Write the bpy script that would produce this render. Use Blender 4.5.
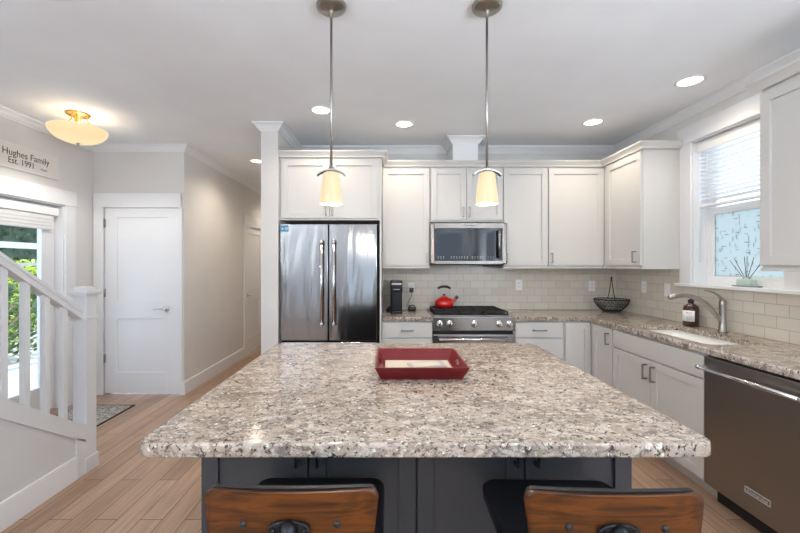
import bpy, bmesh, math, random
from mathutils import Vector, Matrix
random.seed(7)
PI = math.pi
sc = bpy.context.scene
for o in list(bpy.data.objects): bpy.data.objects.remove(o)
COL = sc.collection

# ------------------------------------------------------------------ camera
cd = bpy.data.cameras.new('camera'); cam = bpy.data.objects.new('camera', cd); COL.objects.link(cam)
cd.sensor_width = 36; cd.lens = 36*382/800; cd.clip_start = 0.05; cd.clip_end = 200
cd.shift_x = 0.015; cd.shift_y = -0.0019
cam.location = (0, 0, 1.40); cam.rotation_euler = (PI/2, 0, 0)
sc.camera = cam

# ------------------------------------------------------------------ world, light, exposure
sc.view_settings.view_transform = 'Standard'; sc.view_settings.look = 'None'
sc.view_settings.gamma = 1; sc.view_settings.use_curve_mapping = False
sc.view_settings.exposure = 0.20
try:
    sc.cycles.use_denoising = True
    sc.cycles.max_bounces = 10; sc.cycles.diffuse_bounces = 6; sc.cycles.glossy_bounces = 4
    sc.cycles.transmission_bounces = 8; sc.cycles.transparent_max_bounces = 16
    sc.cycles.sample_clamp_indirect = 6; sc.cycles.caustics_reflective = False; sc.cycles.caustics_refractive = False
except Exception: pass
w = bpy.data.worlds.new('world'); sc.world = w; w.use_nodes = True
bgn = w.node_tree.nodes['Background']; bgn.inputs[0].default_value = (0.70, 0.84, 1, 1); bgn.inputs[1].default_value = 2.4

def area(name, loc, rot, sx, sy, power, col, spread=PI):
    l = bpy.data.lights.new(name, 'AREA'); l.shape = 'RECTANGLE'; l.size = sx; l.size_y = sy
    l.energy = power; l.color = col; l.spread = spread
    o = bpy.data.objects.new(name, l); COL.objects.link(o); o.location = loc; o.rotation_euler = rot
    return o
# unseen fill lamps added behind the camera, aimed up to bounce off the ceiling
area('bounce_fill_right', (2.72, -1.5, 1.45), (0, PI/2+math.radians(80), 0), 1.7, 2.6, 300, (0.80, 0.90, 1.0))
area('bounce_fill_left', (-3.42, -1.8, 1.45), (0, -PI/2-math.radians(80), 0), 1.7, 2.0, 300, (0.82, 0.91, 1.0))
sun_ = bpy.data.lights.new('sun', 'SUN'); sun_.energy = 5.0; sun_.angle = 0.02; sun_.color = (1, 0.95, 0.88)
so_ = bpy.data.objects.new('sun', sun_); COL.objects.link(so_); so_.rotation_euler = (math.radians(-42), math.radians(4), 0)
# sky portals at the kitchen window and the entry door
for nm, loc, rz, sx, sy in (('portal_window', (2.70, 2.76, 1.83), PI/2, 1.2, 0.76), ('portal_entry', (-3.34, 3.29, 1.0), -PI/2, 1.98, 0.92)):
    o_ = area(nm, loc, (0, rz, 0), sx, sy, 1, (1, 1, 1)); o_.data.cycles.is_portal = True

# ------------------------------------------------------------------ helpers
def frame_pt(M, p): return M @ Vector(p) if M else Vector(p)

def box(bm, x0, x1, y0, y1, z0, z1, bev=0.0, M=None, seg=2):
    vs = [bm.verts.new(frame_pt(M, p)) for p in
          [(x0,y0,z0),(x1,y0,z0),(x1,y1,z0),(x0,y1,z0),(x0,y0,z1),(x1,y0,z1),(x1,y1,z1),(x0,y1,z1)]]
    fs = [bm.faces.new([vs[i] for i in f]) for f in
          [(0,3,2,1),(4,5,6,7),(0,1,5,4),(1,2,6,5),(2,3,7,6),(3,0,4,7)]]
    if bev > 0:
        es = list({e for f in fs for e in f.edges})
        bmesh.ops.bevel(bm, geom=es, offset=bev, segments=seg, profile=0.5, affect='EDGES')

def lathe(bm, prof, seg=32, c=(0,0,0), M=None, cap=True, smooth=True):
    """prof: list of (r, z)"""
    rings = []
    for r, z in prof:
        if r < 1e-6:
            rings.append([bm.verts.new(frame_pt(M, (c[0], c[1], c[2]+z)))])
        else:
            rings.append([bm.verts.new(frame_pt(M, (c[0]+r*math.cos(2*PI*i/seg), c[1]+r*math.sin(2*PI*i/seg), c[2]+z))) for i in range(seg)])
    for a, b in zip(rings, rings[1:]):
        for i in range(seg):
            j = (i+1) % seg
            if len(a) == 1 and len(b) == 1: continue
            if len(a) == 1: f = bm.faces.new((a[0], b[j], b[i]))
            elif len(b) == 1: f = bm.faces.new((a[i], a[j], b[0]))
            else: f = bm.faces.new((a[i], a[j], b[j], b[i]))
            f.smooth = smooth
    if cap:
        for r in (rings[0], rings[-1]):
            if len(r) > 2: bm.faces.new(r)

def tube(bm, pts, rad, seg=10, closed=False, M=None, flat=1.0):
    pts = [frame_pt(M, p) for p in pts]; n = len(pts)
    if not hasattr(rad, '__len__'): rad = [rad]*n
    rings = []; up = None
    for i, p in enumerate(pts):
        if closed: d = pts[(i+1) % n]-pts[(i-1) % n]
        else: d = pts[min(i+1, n-1)]-pts[max(i-1, 0)]
        d.normalize()
        if up is None: up = Vector((0,0,1)) if abs(d.z) < 0.9 else Vector((1,0,0))
        a = d.cross(up).normalized(); b = a.cross(d).normalized(); up = b
        rings.append([bm.verts.new(p+a*(rad[i]*math.cos(2*PI*k/seg))+b*(flat*rad[i]*math.sin(2*PI*k/seg))) for k in range(seg)])
    m = n if closed else n-1
    for i in range(m):
        A, B = rings[i], rings[(i+1) % n]
        for k in range(seg):
            f = bm.faces.new((A[k], A[(k+1) % seg], B[(k+1) % seg], B[k])); f.smooth = True
    if not closed:
        bm.faces.new(rings[0][::-1]); bm.faces.new(rings[-1])

def cyl(bm, p0, p1, r, seg=16, M=None): tube(bm, [p0, p1], r, seg, M=M)

def spline(pts, n=8):
    """Catmull-Rom through pts"""
    P = [Vector(p) for p in pts]; P = [P[0]*2-P[1]]+P+[P[-1]*2-P[-2]]; out = []
    for i in range(1, len(P)-2):
        for k in range(n):
            t = k/n; a, b, c, d = P[i-1], P[i], P[i+1], P[i+2]
            out.append(0.5*((2*b)+(c-a)*t+(2*a-5*b+4*c-d)*t*t+(3*b-a-3*c+d)*t**3))
    out.append(P[-2]); return out

def sweep(bm, path, prof, closed_prof=True):
    """horizontal path [(x,y)], prof [(out,z)], out = to the right of travel"""
    n = len(path); rings = []
    for i in range(n):
        P = Vector(path[i])
        d0 = (P-Vector(path[i-1])).normalized() if i > 0 else None
        d1 = (Vector(path[i+1])-P).normalized() if i < n-1 else None
        if d0 is None: d0 = d1
        if d1 is None: d1 = d0
        n0 = Vector((d0.y, -d0.x)); n1 = Vector((d1.y, -d1.x)); m = (n0+n1).normalized(); m = m/max(0.2, m.dot(n0))
        rings.append([bm.verts.new((P.x+m.x*o, P.y+m.y*o, z)) for o, z in prof])
    k = len(prof)
    for a, b in zip(rings, rings[1:]):
        for j in range(k):
            bm.faces.new((a[j], a[(j+1) % k], b[(j+1) % k], b[j]))
    bm.faces.new(rings[0]); bm.faces.new(rings[-1][::-1])

def slab(bm, outer, z0, z1, holes=(), bev=0.0, M=None, res=3):
    cu = bpy.data.curves.new('tmp', 'CURVE'); cu.dimensions = '2D'; cu.fill_mode = 'BOTH'
    for ring in [outer]+list(holes):
        s = cu.splines.new('POLY'); s.points.add(len(ring)-1)
        for i, p in enumerate(ring): s.points[i].co = (p[0], p[1], 0, 1)
        s.use_cyclic_u = True
    cu.extrude = (z1-z0)/2-bev; cu.bevel_depth = bev; cu.bevel_resolution = res; cu.offset = -bev
    ob = bpy.data.objects.new('tmp', cu); COL.objects.link(ob)
    dg = bpy.context.evaluated_depsgraph_get(); me = bpy.data.meshes.new_from_object(ob.evaluated_get(dg))
    T = Matrix.Translation((0, 0, (z0+z1)/2)); me.transform((M @ T) if M else T)
    bm.from_mesh(me); bpy.data.objects.remove(ob); bpy.data.curves.remove(cu); bpy.data.meshes.remove(me)
    bmesh.ops.remove_doubles(bm, verts=bm.verts, dist=1e-5)

def rrect(x0, x1, y0, y1, r, n=6):
    o = []
    for cx, cy, a in ((x1-r, y1-r, 0), (x0+r, y1-r, PI/2), (x0+r, y0+r, PI), (x1-r, y0+r, 1.5*PI)):
        for k in range(n+1): o.append((cx+r*math.cos(a+PI/2*k/n), cy+r*math.sin(a+PI/2*k/n)))
    return o

def text_mesh(bm, s, size, M, depth=0.001, align='LEFT', stretch=1.0, bold=0.0):
    cu = bpy.data.curves.new('tmp', 'FONT'); cu.body = s; cu.size = size; cu.extrude = depth; cu.align_x = align; cu.offset = bold
    ob = bpy.data.objects.new('tmp', cu); COL.objects.link(ob)
    dg = bpy.context.evaluated_depsgraph_get(); me = bpy.data.meshes.new_from_object(ob.evaluated_get(dg))
    me.transform(M @ Matrix.Diagonal((stretch, 1, 1, 1))); bm.from_mesh(me)
    bpy.data.objects.remove(ob); bpy.data.curves.remove(cu); bpy.data.meshes.remove(me)

def obj(name, bm, mat, parent=None, kind=None, label=None, recalc=True):
    if recalc: bmesh.ops.recalc_face_normals(bm, faces=bm.faces)
    me = bpy.data.meshes.new(name); bm.to_mesh(me); bm.free()
    me.materials.append(mat)
    o = bpy.data.objects.new(name, me); COL.objects.link(o)
    if parent: o.parent = parent
    if kind: o['kind'] = kind
    if label: o['label'] = label
    return o
def B(): return bmesh.new()
def ob_box(name, dims, mat, parent=None, bev=0.0, kind=None, label=None):
    b = B(); box(b, *dims, bev=bev); return obj(name, b, mat, parent, kind, label)
def tag(o, label, cat, group=None, kind=None):
    o['label'] = label; o['category'] = cat
    if group: o['group'] = group
    if kind: o['kind'] = kind
    return o
def thing(name, label, cat, loc=(0,0,0), rz=0, group=None):
    o = bpy.data.objects.new(name, None); COL.objects.link(o); o.location = loc; o.rotation_euler = (0, 0, rz)
    return tag(o, label, cat, group)
def struct_root(name, loc=(0,0,0)):
    o = bpy.data.objects.new(name, None); COL.objects.link(o); o.location = loc; o['kind'] = 'structure'; return o
def copy_tree(o, parent=None):
    c = o.copy(); COL.objects.link(c)
    if parent: c.parent = parent
    for ch in [x for x in list(COL.objects) if x.parent == o]: copy_tree(ch, c)
    return c

# ------------------------------------------------------------------ materials
def mat(name, col, rough=0.5, metal=0.0, spec=0.5, emis=None, es=0.0, coat=0.0, aniso=0.0):
    m = bpy.data.materials.new(name); m.use_nodes = True; p = m.node_tree.nodes['Principled BSDF']
    p.inputs['Base Color'].default_value = (*col, 1); p.inputs['Roughness'].default_value = rough
    p.inputs['Metallic'].default_value = metal; p.inputs['Specular IOR Level'].default_value = spec
    p.inputs['Coat Weight'].default_value = coat
    if emis: p.inputs['Emission Color'].default_value = (*emis, 1); p.inputs['Emission Strength'].default_value = es
    return m
def nt(m): return m.node_tree, m.node_tree.nodes, m.node_tree.links, m.node_tree.nodes['Principled BSDF']
def nd(n, t, **k):
    x = n.new(t)
    for a, v in k.items(): setattr(x, a, v)
    return x
def ramp(n, stops):
    r = n.new('ShaderNodeValToRGB'); e = r.color_ramp.elements
    while len(e) < len(stops): e.new(0.5)
    for i, (p, c) in enumerate(stops):
        e[i].position = p; e[i].color = (*c, 1) if len(c) == 3 else c
    return r
def mixc(n, l, fac, a, b):
    x = n.new('ShaderNodeMix'); x.data_type = 'RGBA'
    for s, v in ((0, fac), (6, a), (7, b)):
        if hasattr(v, 'links') or hasattr(v, 'is_linked'): l.new(v, x.inputs[s])
        else: x.inputs[s].default_value = v if s == 0 else (*v, 1)
    return x.outputs[2]
def coords(n, l, src='Object', scale=(1,1,1), rot=(0,0,0)):
    t = n.new('ShaderNodeTexCoord'); m = n.new('ShaderNodeMapping'); l.new(t.outputs[src], m.inputs[0])
    m.inputs['Scale'].default_value = scale; m.inputs['Rotation'].default_value = rot
    return m.outputs[0]
def noise(n, l, vec, scale, detail=3, rough=0.5, dist=0.0):
    x = n.new('ShaderNodeTexNoise'); l.new(vec, x.inputs['Vector']); x.inputs['Scale'].default_value = scale
    x.inputs['Detail'].default_value = detail; x.inputs['Roughness'].default_value = rough; x.inputs['Distortion'].default_value = dist
    return x.outputs['Fac']
def bump(n, l, p, h, strength=0.2, dist=0.002):
    b = n.new('ShaderNodeBump'); b.inputs['Strength'].default_value = strength; b.inputs['Distance'].default_value = dist
    l.new(h, b.inputs['Height']); l.new(b.outputs[0], p.inputs['Normal'])
def painted(name, col, rough=0.5, amt=0.03):
    m = mat(name, col, rough); t, n, l, p = nt(m); v = coords(n, l)
    f = noise(n, l, v, 2.0, 3); r = ramp(n, [(0.3, tuple(c*(1-amt) for c in col)), (0.7, tuple(min(1, c*(1+amt)) for c in col))])
    l.new(f, r.inputs[0]); l.new(r.outputs[0], p.inputs['Base Color'])
    bump(n, l, p, noise(n, l, v, 220, 2), 0.04, 0.001)
    return m

M_wall = painted('wall_paint', (0.68, 0.66, 0.64), 0.75)
M_wall2 = painted('stair_wall_paint', (0.60, 0.60, 0.60), 0.75)
M_ceil = painted('ceiling_paint', (0.82, 0.845, 0.88), 0.9)
M_trim = painted('trim_paint', (0.76, 0.765, 0.78), 0.4, 0.015)
M_cab = painted('cabinet_paint', (0.60, 0.59, 0.57), 0.38, 0.012)
M_cabin = painted('cabinet_inside', (0.45, 0.44, 0.42), 0.6, 0.012)
M_stairp = painted('stair_paint', (0.66, 0.67, 0.69), 0.4, 0.015)
M_island = painted('island_paint', (0.042, 0.046, 0.054), 0.42, 0.04)
M_black = mat('black_plastic', (0.012, 0.013, 0.015), 0.35)
M_gap = mat('dark_gasket', (0.01, 0.01, 0.011), 0.6)
M_blackmetal = mat('black_metal', (0.02, 0.021, 0.024), 0.28, 0.6)
M_iron = mat('cast_iron', (0.018, 0.017, 0.017), 0.6, 0.2)
M_glassblk = mat('black_glass', (0.008, 0.012, 0.02), 0.04, 0, 0.45)
M_nickel = mat('brushed_nickel', (0.36, 0.34, 0.31), 0.28, 1.0)
M_pull = mat('pull_nickel', (0.30, 0.285, 0.265), 0.35, 1.0)
M_chrome = mat('chrome', (0.75, 0.75, 0.76), 0.12, 1.0)
M_brass = mat('brass', (0.80, 0.50, 0.16), 0.25, 1.0)
M_white = mat('white_plastic', (0.82, 0.82, 0.82), 0.35)
M_porc = mat('white_porcelain', (0.86, 0.86, 0.84), 0.15)
M_red = mat('red_enamel', (0.62, 0.012, 0.010), 0.12, coat=0.6)
M_vinyl = mat('black_vinyl', (0.010, 0.010, 0.012), 0.5, spec=0.3)
M_text = mat('sign_lettering', (0.06, 0.055, 0.05), 0.7)
M_blue = mat('blue_label', (0.02, 0.22, 0.42), 0.4)
M_grayp = mat('badge_gray', (0.55, 0.54, 0.53), 0.4)

def steel(name, col, r0, axis, wavy=0.0):
    m = mat(name, col, r0, 1.0); t, n, l, p = nt(m)
    sc_ = {'z': (260, 260, 1.5), 'y': (260, 1.5, 260), 'x': (1.5, 260, 260)}[axis]
    f = noise(n, l, coords(n, l, scale=sc_), 1.0, 2)
    r = n.new('ShaderNodeMapRange'); l.new(f, r.inputs[0]); r.inputs[3].default_value = r0*0.85; r.inputs[4].default_value = r0*1.15
    l.new(r.outputs[0], p.inputs['Roughness'])
    if wavy:
        g = noise(n, l, coords(n, l, scale=(5.5, 5.5, 1.1)), 1.0, 2, 0.5, 0.4)
        bump(n, l, p, g, wavy, 0.02)
    return m
M_steel = steel('stainless_steel', (0.235, 0.235, 0.24), 0.15, 'z', 0.55)
M_steelx = steel('stainless_steel_flat', (0.33, 0.32, 0.31), 0.25, 'x')
M_steelmw = steel('stainless_steel_microwave', (0.20, 0.18, 0.165), 0.25, 'x')
M_steeldw = steel('stainless_steel_dark', (0.30, 0.28, 0.265), 0.34, 'z')

def m_granite():
    m = mat('granite', (0.6, 0.5, 0.4), 0.14, 0, 0.5); t, n, l, p = nt(m)
    v = coords(n, l); vs = coords(n, l, scale=(0.8, 1.35, 1.0))
    base = ramp(n, [(0.30, (0.20, 0.155, 0.125)), (0.45, (0.30, 0.235, 0.185)), (0.56, (0.42, 0.34, 0.275)), (0.72, (0.22, 0.205, 0.20))])
    l.new(noise(n, l, vs, 7, 8, 0.68, 0.9), base.inputs[0])
    c = base.outputs[0]
    q = ramp(n, [(0.50, (0,0,0)), (0.60, (1,1,1))]); l.new(noise(n, l, vs, 19, 6, 0.6, 1.6), q.inputs[0])
    c = mixc(n, l, q.outputs[0], c, (0.52, 0.45, 0.375))
    g = ramp(n, [(0.54, (0,0,0)), (0.60, (0.9,)*3)]); l.new(noise(n, l, vs, 31, 8, 0.75, 1.0), g.inputs[0])
    c = mixc(n, l, g.outputs[0], c, (0.17, 0.145, 0.13))
    k = ramp(n, [(0.555, (0,0,0)), (0.58, (1,)*3)]); l.new(noise(n, l, v, 52, 6, 0.7, 1.2), k.inputs[0])
    c = mixc(n, l, k.outputs[0], c, (0.055, 0.042, 0.036))
    w1 = ramp(n, [(0.62, (0,0,0)), (0.66, (1,)*3)]); l.new(noise(n, l, v, 68, 5, 0.6, 0.5), w1.inputs[0])
    c = mixc(n, l, w1.outputs[0], c, (0.74, 0.71, 0.67))
    bl = ramp(n, [(0.60, (0,0,0)), (0.615, (1,)*3)]); l.new(noise(n, l, vs, 9, 10, 0.80, 0.6), bl.inputs[0])
    c = mixc(n, l, bl.outputs[0], c, (0.17, 0.12, 0.08))
    l.new(c, p.inputs['Base Color'])
    return m
M_granite = m_granite()

def m_floor():
    m = mat('oak_planks', (0.4, 0.25, 0.15), 0.3); t, n, l, p = nt(m)
    v = coords(n, l, rot=(0, 0, PI/2))
    b = nd(n, 'ShaderNodeTexBrick', offset=0.37, offset_frequency=2)
    l.new(v, b.inputs['Vector']); b.inputs['Scale'].default_value = 1; b.inputs['Brick Width'].default_value = 1.05
    b.inputs['Row Height'].default_value = 0.124; b.inputs['Mortar Size'].default_value = 0.0024; b.inputs['Mortar Smooth'].default_value = 0.2
    b.inputs['Color1'].default_value = (0,0,0,1); b.inputs['Color2'].default_value = (1,1,1,1); b.inputs['Mortar'].default_value = (0.5,0.5,0.5,1)
    tone = ramp(n, [(0.0, (0.355, 0.222, 0.142)), (0.5, (0.415, 0.265, 0.175)), (1.0, (0.475, 0.315, 0.215))]); l.new(b.outputs['Color'], tone.inputs[0])
    gr = noise(n, l, coords(n, l, scale=(34, 1.6, 1)), 1.0, 6, 0.65, 1.2)
    gm = ramp(n, [(0.35, (0.74,)*3), (0.65, (1.10,)*3)]); l.new(gr, gm.inputs[0])
    mu = n.new('ShaderNodeMix'); mu.data_type = 'RGBA'; mu.blend_type = 'MULTIPLY'; mu.inputs[0].default_value = 1
    l.new(tone.outputs[0], mu.inputs[6]); l.new(gm.outputs[0], mu.inputs[7])
    c = mixc(n, l, b.outputs['Fac'], mu.outputs[2], (0.06, 0.032, 0.02)); l.new(c, p.inputs['Base Color'])
    rr = n.new('ShaderNodeMapRange'); l.new(gr, rr.inputs[0]); rr.inputs[3].default_value = 0.26; rr.inputs[4].default_value = 0.42
    l.new(rr.outputs[0], p.inputs['Roughness'])
    inv = n.new('ShaderNodeMath'); inv.operation = 'SUBTRACT'; inv.inputs[0].default_value = 1; l.new(b.outputs['Fac'], inv.inputs[1])
    bump(n, l, p, inv.outputs[0], 0.5, 0.001)
    return m
M_floor = m_floor()

def m_tile(name, side):
    m = mat(name, (0.6, 0.57, 0.52), 0.16); t, n, l, p = nt(m)
    tc = n.new('ShaderNodeTexCoord'); s = n.new('ShaderNodeSeparateXYZ'); l.new(tc.outputs['Object'], s.inputs[0])
    cb = n.new('ShaderNodeCombineXYZ'); l.new(s.outputs[1 if side else 0], cb.inputs[0]); l.new(s.outputs[2], cb.inputs[1])
    mp = n.new('ShaderNodeMapping'); mp.inputs['Location'].default_value = (0.03, -0.914, 0); l.new(cb.outputs[0], mp.inputs[0])
    b = nd(n, 'ShaderNodeTexBrick', offset=0.5); l.new(mp.outputs[0], b.inputs['Vector']); b.inputs['Scale'].default_value = 1
    b.inputs['Brick Width'].default_value = 0.155; b.inputs['Row Height'].default_value = 0.078; b.inputs['Mortar Size'].default_value = 0.0018
    b.inputs['Mortar Smooth'].default_value = 0.1
    b.inputs['Color1'].default_value = (0.615, 0.565, 0.49, 1); b.inputs['Color2'].default_value = (0.67, 0.62, 0.54, 1); b.inputs['Mortar'].default_value = (0.40, 0.375, 0.33, 1)
    l.new(b.outputs['Color'], p.inputs['Base Color'])
    inv = n.new('ShaderNodeMath'); inv.operation = 'SUBTRACT'; inv.inputs[0].default_value = 1; l.new(b.outputs['Fac'], inv.inputs[1])
    bump(n, l, p, inv.outputs[0], 0.6, 0.002)
    return m
M_tile, M_tiles = m_tile('subway_tile_back', False), m_tile('subway_tile_side', True)

def m_wood(name, c0, c1, rough, scale=(3, 40, 40), coat=0.3):
    m = mat(name, c0, rough, coat=coat, spec=0.3); t, n, l, p = nt(m)
    f = noise(n, l, coords(n, l, scale=scale), 1.0, 5, 0.6, 2.2)
    r = ramp(n, [(0.32, c0), (0.5, tuple((a+b)/2 for a, b in zip(c0, c1))), (0.62, c1)]); l.new(f, r.inputs[0]); l.new(r.outputs[0], p.inputs['Base Color'])
    return m
M_walnut = m_wood('walnut_ply', (0.018, 0.005, 0.001), (0.12, 0.034, 0.004), 0.36, (2.2, 30, 30), 0.08)
M_trayw = m_wood('red_stained_wood', (0.085, 0.004, 0.006), (0.165, 0.010, 0.012), 0.3, (4, 40, 40))
M_oak = m_wood('oak_tread', (0.28, 0.16, 0.09), (0.42, 0.27, 0.17), 0.35, (2, 30, 30))

def m_glow(name, col, es, trans=(0.9, 0.8, 0.6)):
    m = mat(name, trans, 0.3, emis=col, es=es); return m
M_shade = m_glow('pendant_glass', (1.0, 0.72, 0.40), 0.62, (0.28, 0.23, 0.16))
M_bulb = m_glow('bulb', (1.0, 0.90, 0.74), 3.0)
M_bowl = m_glow('alabaster_glass', (1.0, 0.75, 0.40), 0.72, (0.28, 0.23, 0.16))
M_lens = m_glow('downlight_lens', (1.0, 0.96, 0.90), 4.0)

def m_glass(name='window_glass', tint=(0.95, 0.98, 1)):
    m = bpy.data.materials.new(name); m.use_nodes = True; t = m.node_tree; n = t.nodes; l = t.links; n.remove(n['Principled BSDF'])
    tr = n.new('ShaderNodeBsdfTransparent'); tr.inputs[0].default_value = (*tint, 1); g = n.new('ShaderNodeBsdfGlossy'); g.inputs['Roughness'].default_value = 0.02
    f = n.new('ShaderNodeFresnel'); f.inputs[0].default_value = 1.45; mx = n.new('ShaderNodeMixShader')
    ge = n.new('ShaderNodeNewGeometry'); iv = n.new('ShaderNodeMath'); iv.operation = 'SUBTRACT'; iv.inputs[0].default_value = 1; l.new(ge.outputs['Backfacing'], iv.inputs[1]); ml = n.new('ShaderNodeMath'); ml.operation = 'MULTIPLY'; l.new(f.outputs[0], ml.inputs[0]); l.new(iv.outputs[0], ml.inputs[1]); l.new(ml.outputs[0], mx.inputs[0]); l.new(tr.outputs[0], mx.inputs[1]); l.new(g.outputs[0], mx.inputs[2]); l.new(mx.outputs[0], n['Material Output'].inputs[0])
    return m
M_glass = m_glass()
def m_film():
    m = bpy.data.materials.new('frosted_film'); m.use_nodes = True; t = m.node_tree; n = t.nodes; l = t.links; n.remove(n['Principled BSDF'])
    tc = n.new('ShaderNodeTexCoord'); s = n.new('ShaderNodeSeparateXYZ'); l.new(tc.outputs['Object'], s.inputs[0])
    def strokes(u, v, su, sv, seed):
        # short separate strokes: thin lines across u, broken up along v by noise
        a = n.new('ShaderNodeCombineXYZ'); l.new(s.outputs[u], a.inputs[0]); l.new(s.outputs[v], a.inputs[1]); a.inputs[2].default_value = seed
        mp = n.new('ShaderNodeMapping'); l.new(a.outputs[0], mp.inputs[0]); mp.inputs['Scale'].default_value = (su, sv, 1)
        vo = n.new('ShaderNodeTexVoronoi'); vo.inputs['Scale'].default_value = 1; l.new(mp.outputs[0], vo.inputs['Vector'])
        vo.inputs['Randomness'].default_value = 0.9
        r = ramp(n, [(0.19, (1,1,1)), (0.27, (0,0,0))]); l.new(vo.outputs['Distance'], r.inputs[0])
        sp_ = n.new('ShaderNodeSeparateColor'); l.new(vo.outputs['Color'], sp_.inputs[0]); gt = n.new('ShaderNodeMath'); gt.operation = 'GREATER_THAN'; gt.inputs[1].default_value = 0.66; l.new(sp_.outputs[0], gt.inputs[0])
        ml = n.new('ShaderNodeMath'); ml.operation = 'MULTIPLY'; l.new(r.outputs[0], ml.inputs[0]); l.new(gt.outputs[0], ml.inputs[1]); return ml.outputs[0]
    h = strokes(1, 2, 11, 150, 0); v = strokes(1, 2, 150, 11, 4.3)
    mx = n.new('ShaderNodeMath'); mx.operation = 'MAXIMUM'; l.new(h, mx.inputs[0]); l.new(v, mx.inputs[1])
    cr = n.new('ShaderNodeMix'); cr.data_type = 'RGBA'; l.new(mx.outputs[0], cr.inputs[0]); cr.inputs[6].default_value = (0.56, 0.58, 0.56, 1); cr.inputs[7].default_value = (0.07, 0.09, 0.10, 1)
    tl = n.new('ShaderNodeBsdfTranslucent'); l.new(cr.outputs[2], tl.inputs[0]); tr = n.new('ShaderNodeBsdfTransparent'); l.new(cr.outputs[2], tr.inputs[0])
    m2 = n.new('ShaderNodeMixShader'); m2.inputs[0].default_value = 0.35; l.new(tl.outputs[0], m2.inputs[1]); l.new(tr.outputs[0], m2.inputs[2])
    l.new(m2.outputs[0], n['Material Output'].inputs[0]); return m
M_film = m_film()

# ================================================================== SETTING
CEIL = 2.688; BK = 4.18; RT = 2.50; LF = -3.18; DW = 4.12; HL = -2.20; RR = -3.3
ob_box('floor', (LF-0.2, RT+0.2, RR-0.2, 8.2, -0.05, 0), M_floor, kind='structure')
ob_box('ceiling', (LF-0.2, RT+0.2, RR-0.2, 8.2, CEIL, CEIL+0.1), M_ceil, kind='structure')
def wall(name, axis, pos, th, a0, a1, holes=(), m=M_wall):
    """axis 'x': plane of constant x from pos to pos+th, running a0..a1 in y; holes (a,b,z0,z1)"""
    b = B()
    def bx(u0, u1, z0, z1):
        if u1-u0 < 1e-4 or z1-z0 < 1e-4: return
        p = sorted((pos, pos+th))
        if axis == 'x': box(b, p[0], p[1], u0, u1, z0, z1)
        else: box(b, u0, u1, p[0], p[1], z0, z1)
    cur = a0
    for h in sorted(holes):
        bx(cur, h[0], 0, CEIL); bx(h[0], h[1], 0, h[2]); bx(h[0], h[1], h[3], CEIL); cur = h[1]
    bx(cur, a1, 0, CEIL)
    return obj(name, b, m, kind='structure')
DO = (2.83, 3.75, 0.0, 1.985)           # entry door opening in the left wall
WO = (2.393, 3.134, 1.245, 2.41)        # kitchen window opening
wall('wall_left', 'x', LF, -0.14, RR, DW+0.12, [DO, (-2.8, -0.8, 0.60, 2.30)])
wall('wall_entry', 'y', DW, 0.12, LF, HL, [(-3.068, -2.25, 0, 2.03)])
wall('wall_hall', 'x', HL, -0.12, DW+0.12, 8.0, [(5.92, 6.70, 0, 2.03)])
wall('wall_hall_end', 'y', 8.0, 0.12, HL-0.12, -1.002)
wall('wall_partition', 'x', -1.157, 0.155, 3.48, 8.0)
wall('wall_back', 'y', BK, 0.12, -1.002, RT+0.12)
wall('wall_right', 'x', RT, 0.16, RR, BK, [WO, (-2.8, -0.2, 0.60, 2.30)])
RW = [(-2.3, -1.9), (-1.0, -0.1), (1.35, 2.15)]
wall('wall_rear', 'y', RR, -0.14, LF, RT, [(a, c, 0.25, 2.35) for a, c in RW])
# chimney chase above the microwave
ob_box('wall_chase', (0.652, 0.907, 3.85, BK-0.001, 2.43, CEIL), M_trim, kind='structure')
# frames of the windows behind the camera
for k, (a, c) in enumerate(RW):
    b = B()
    for x in (a, c-0.04): box(b, x, x+0.04, RR-0.1, RR-0.04, 0.25, 2.35)
    for z in (0.25, 1.28, 2.31): box(b, a+0.04, c-0.04, RR-0.1, RR-0.04, z, z+0.04)
    obj('window_%d' % (k+2), b, M_trim, kind='structure')
for k, (xx, ys) in enumerate(((RT+0.05, (-2.8, -1.52, -0.24)), (LF-0.10, (-2.8, -1.82, -0.84)))):
    b = B()
    for y in ys: box(b, xx, xx+0.05, y, y+0.04, 0.60, 2.30)
    for z in (0.60, 2.26): box(b, xx, xx+0.05, ys[0]+0.04, ys[-1], z, z+0.04)
    obj('window_%d' % (k+5), b, M_trim, kind='structure')

# crown moulding round the whole ceiling
CP = [(0, CEIL-0.070), (0.010, CEIL-0.070), (0.013, CEIL-0.060), (0.024, CEIL-0.050), (0.042, CEIL-0.026), (0.054, CEIL-0.018), (0.064, CEIL-0.012), (0.064, CEIL-0.0005), (0, CEIL-0.0005)]
b = B()
sweep(b, [(LF, RR), (LF, DW), (HL, DW), (HL, 8.0), (-1.157, 8.0), (-1.157, 3.48), (-1.002, 3.48), (-1.002, BK), (0.652, BK),
          (0.652, 3.85), (0.907, 3.85), (0.907, BK), (RT, BK), (RT, RR)], CP)
obj('trim_1', b, M_trim, kind='structure')
# baseboards
BP = [(0, 0), (0.016, 0), (0.016, 0.135), (0.010, 0.145), (0, 0.145)]
for nm, path in (('baseboard_left', [(LF, RR), (LF, 2.72)]), ('baseboard_entry', [(LF, 3.86), (LF, DW), (-3.165, DW)]),
                 ('baseboard_hall', [(-2.212, DW), (HL, DW), (HL, 5.80)]), ('baseboard_hall_end', [(HL, 6.82), (HL, 8.0), (-1.157, 8.0)]),
                 ('baseboard_partition', [(-1.157, 8.0), (-1.157, 3.48), (-1.002, 3.48)]), ('baseboard_right', [(RT, 0.90), (RT, RR)]),
                 ('baseboard_rear', [(RT, RR), (LF, RR)])):
    b = B(); sweep(b, path, BP); obj(nm, b, M_trim, kind='structure')

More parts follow.
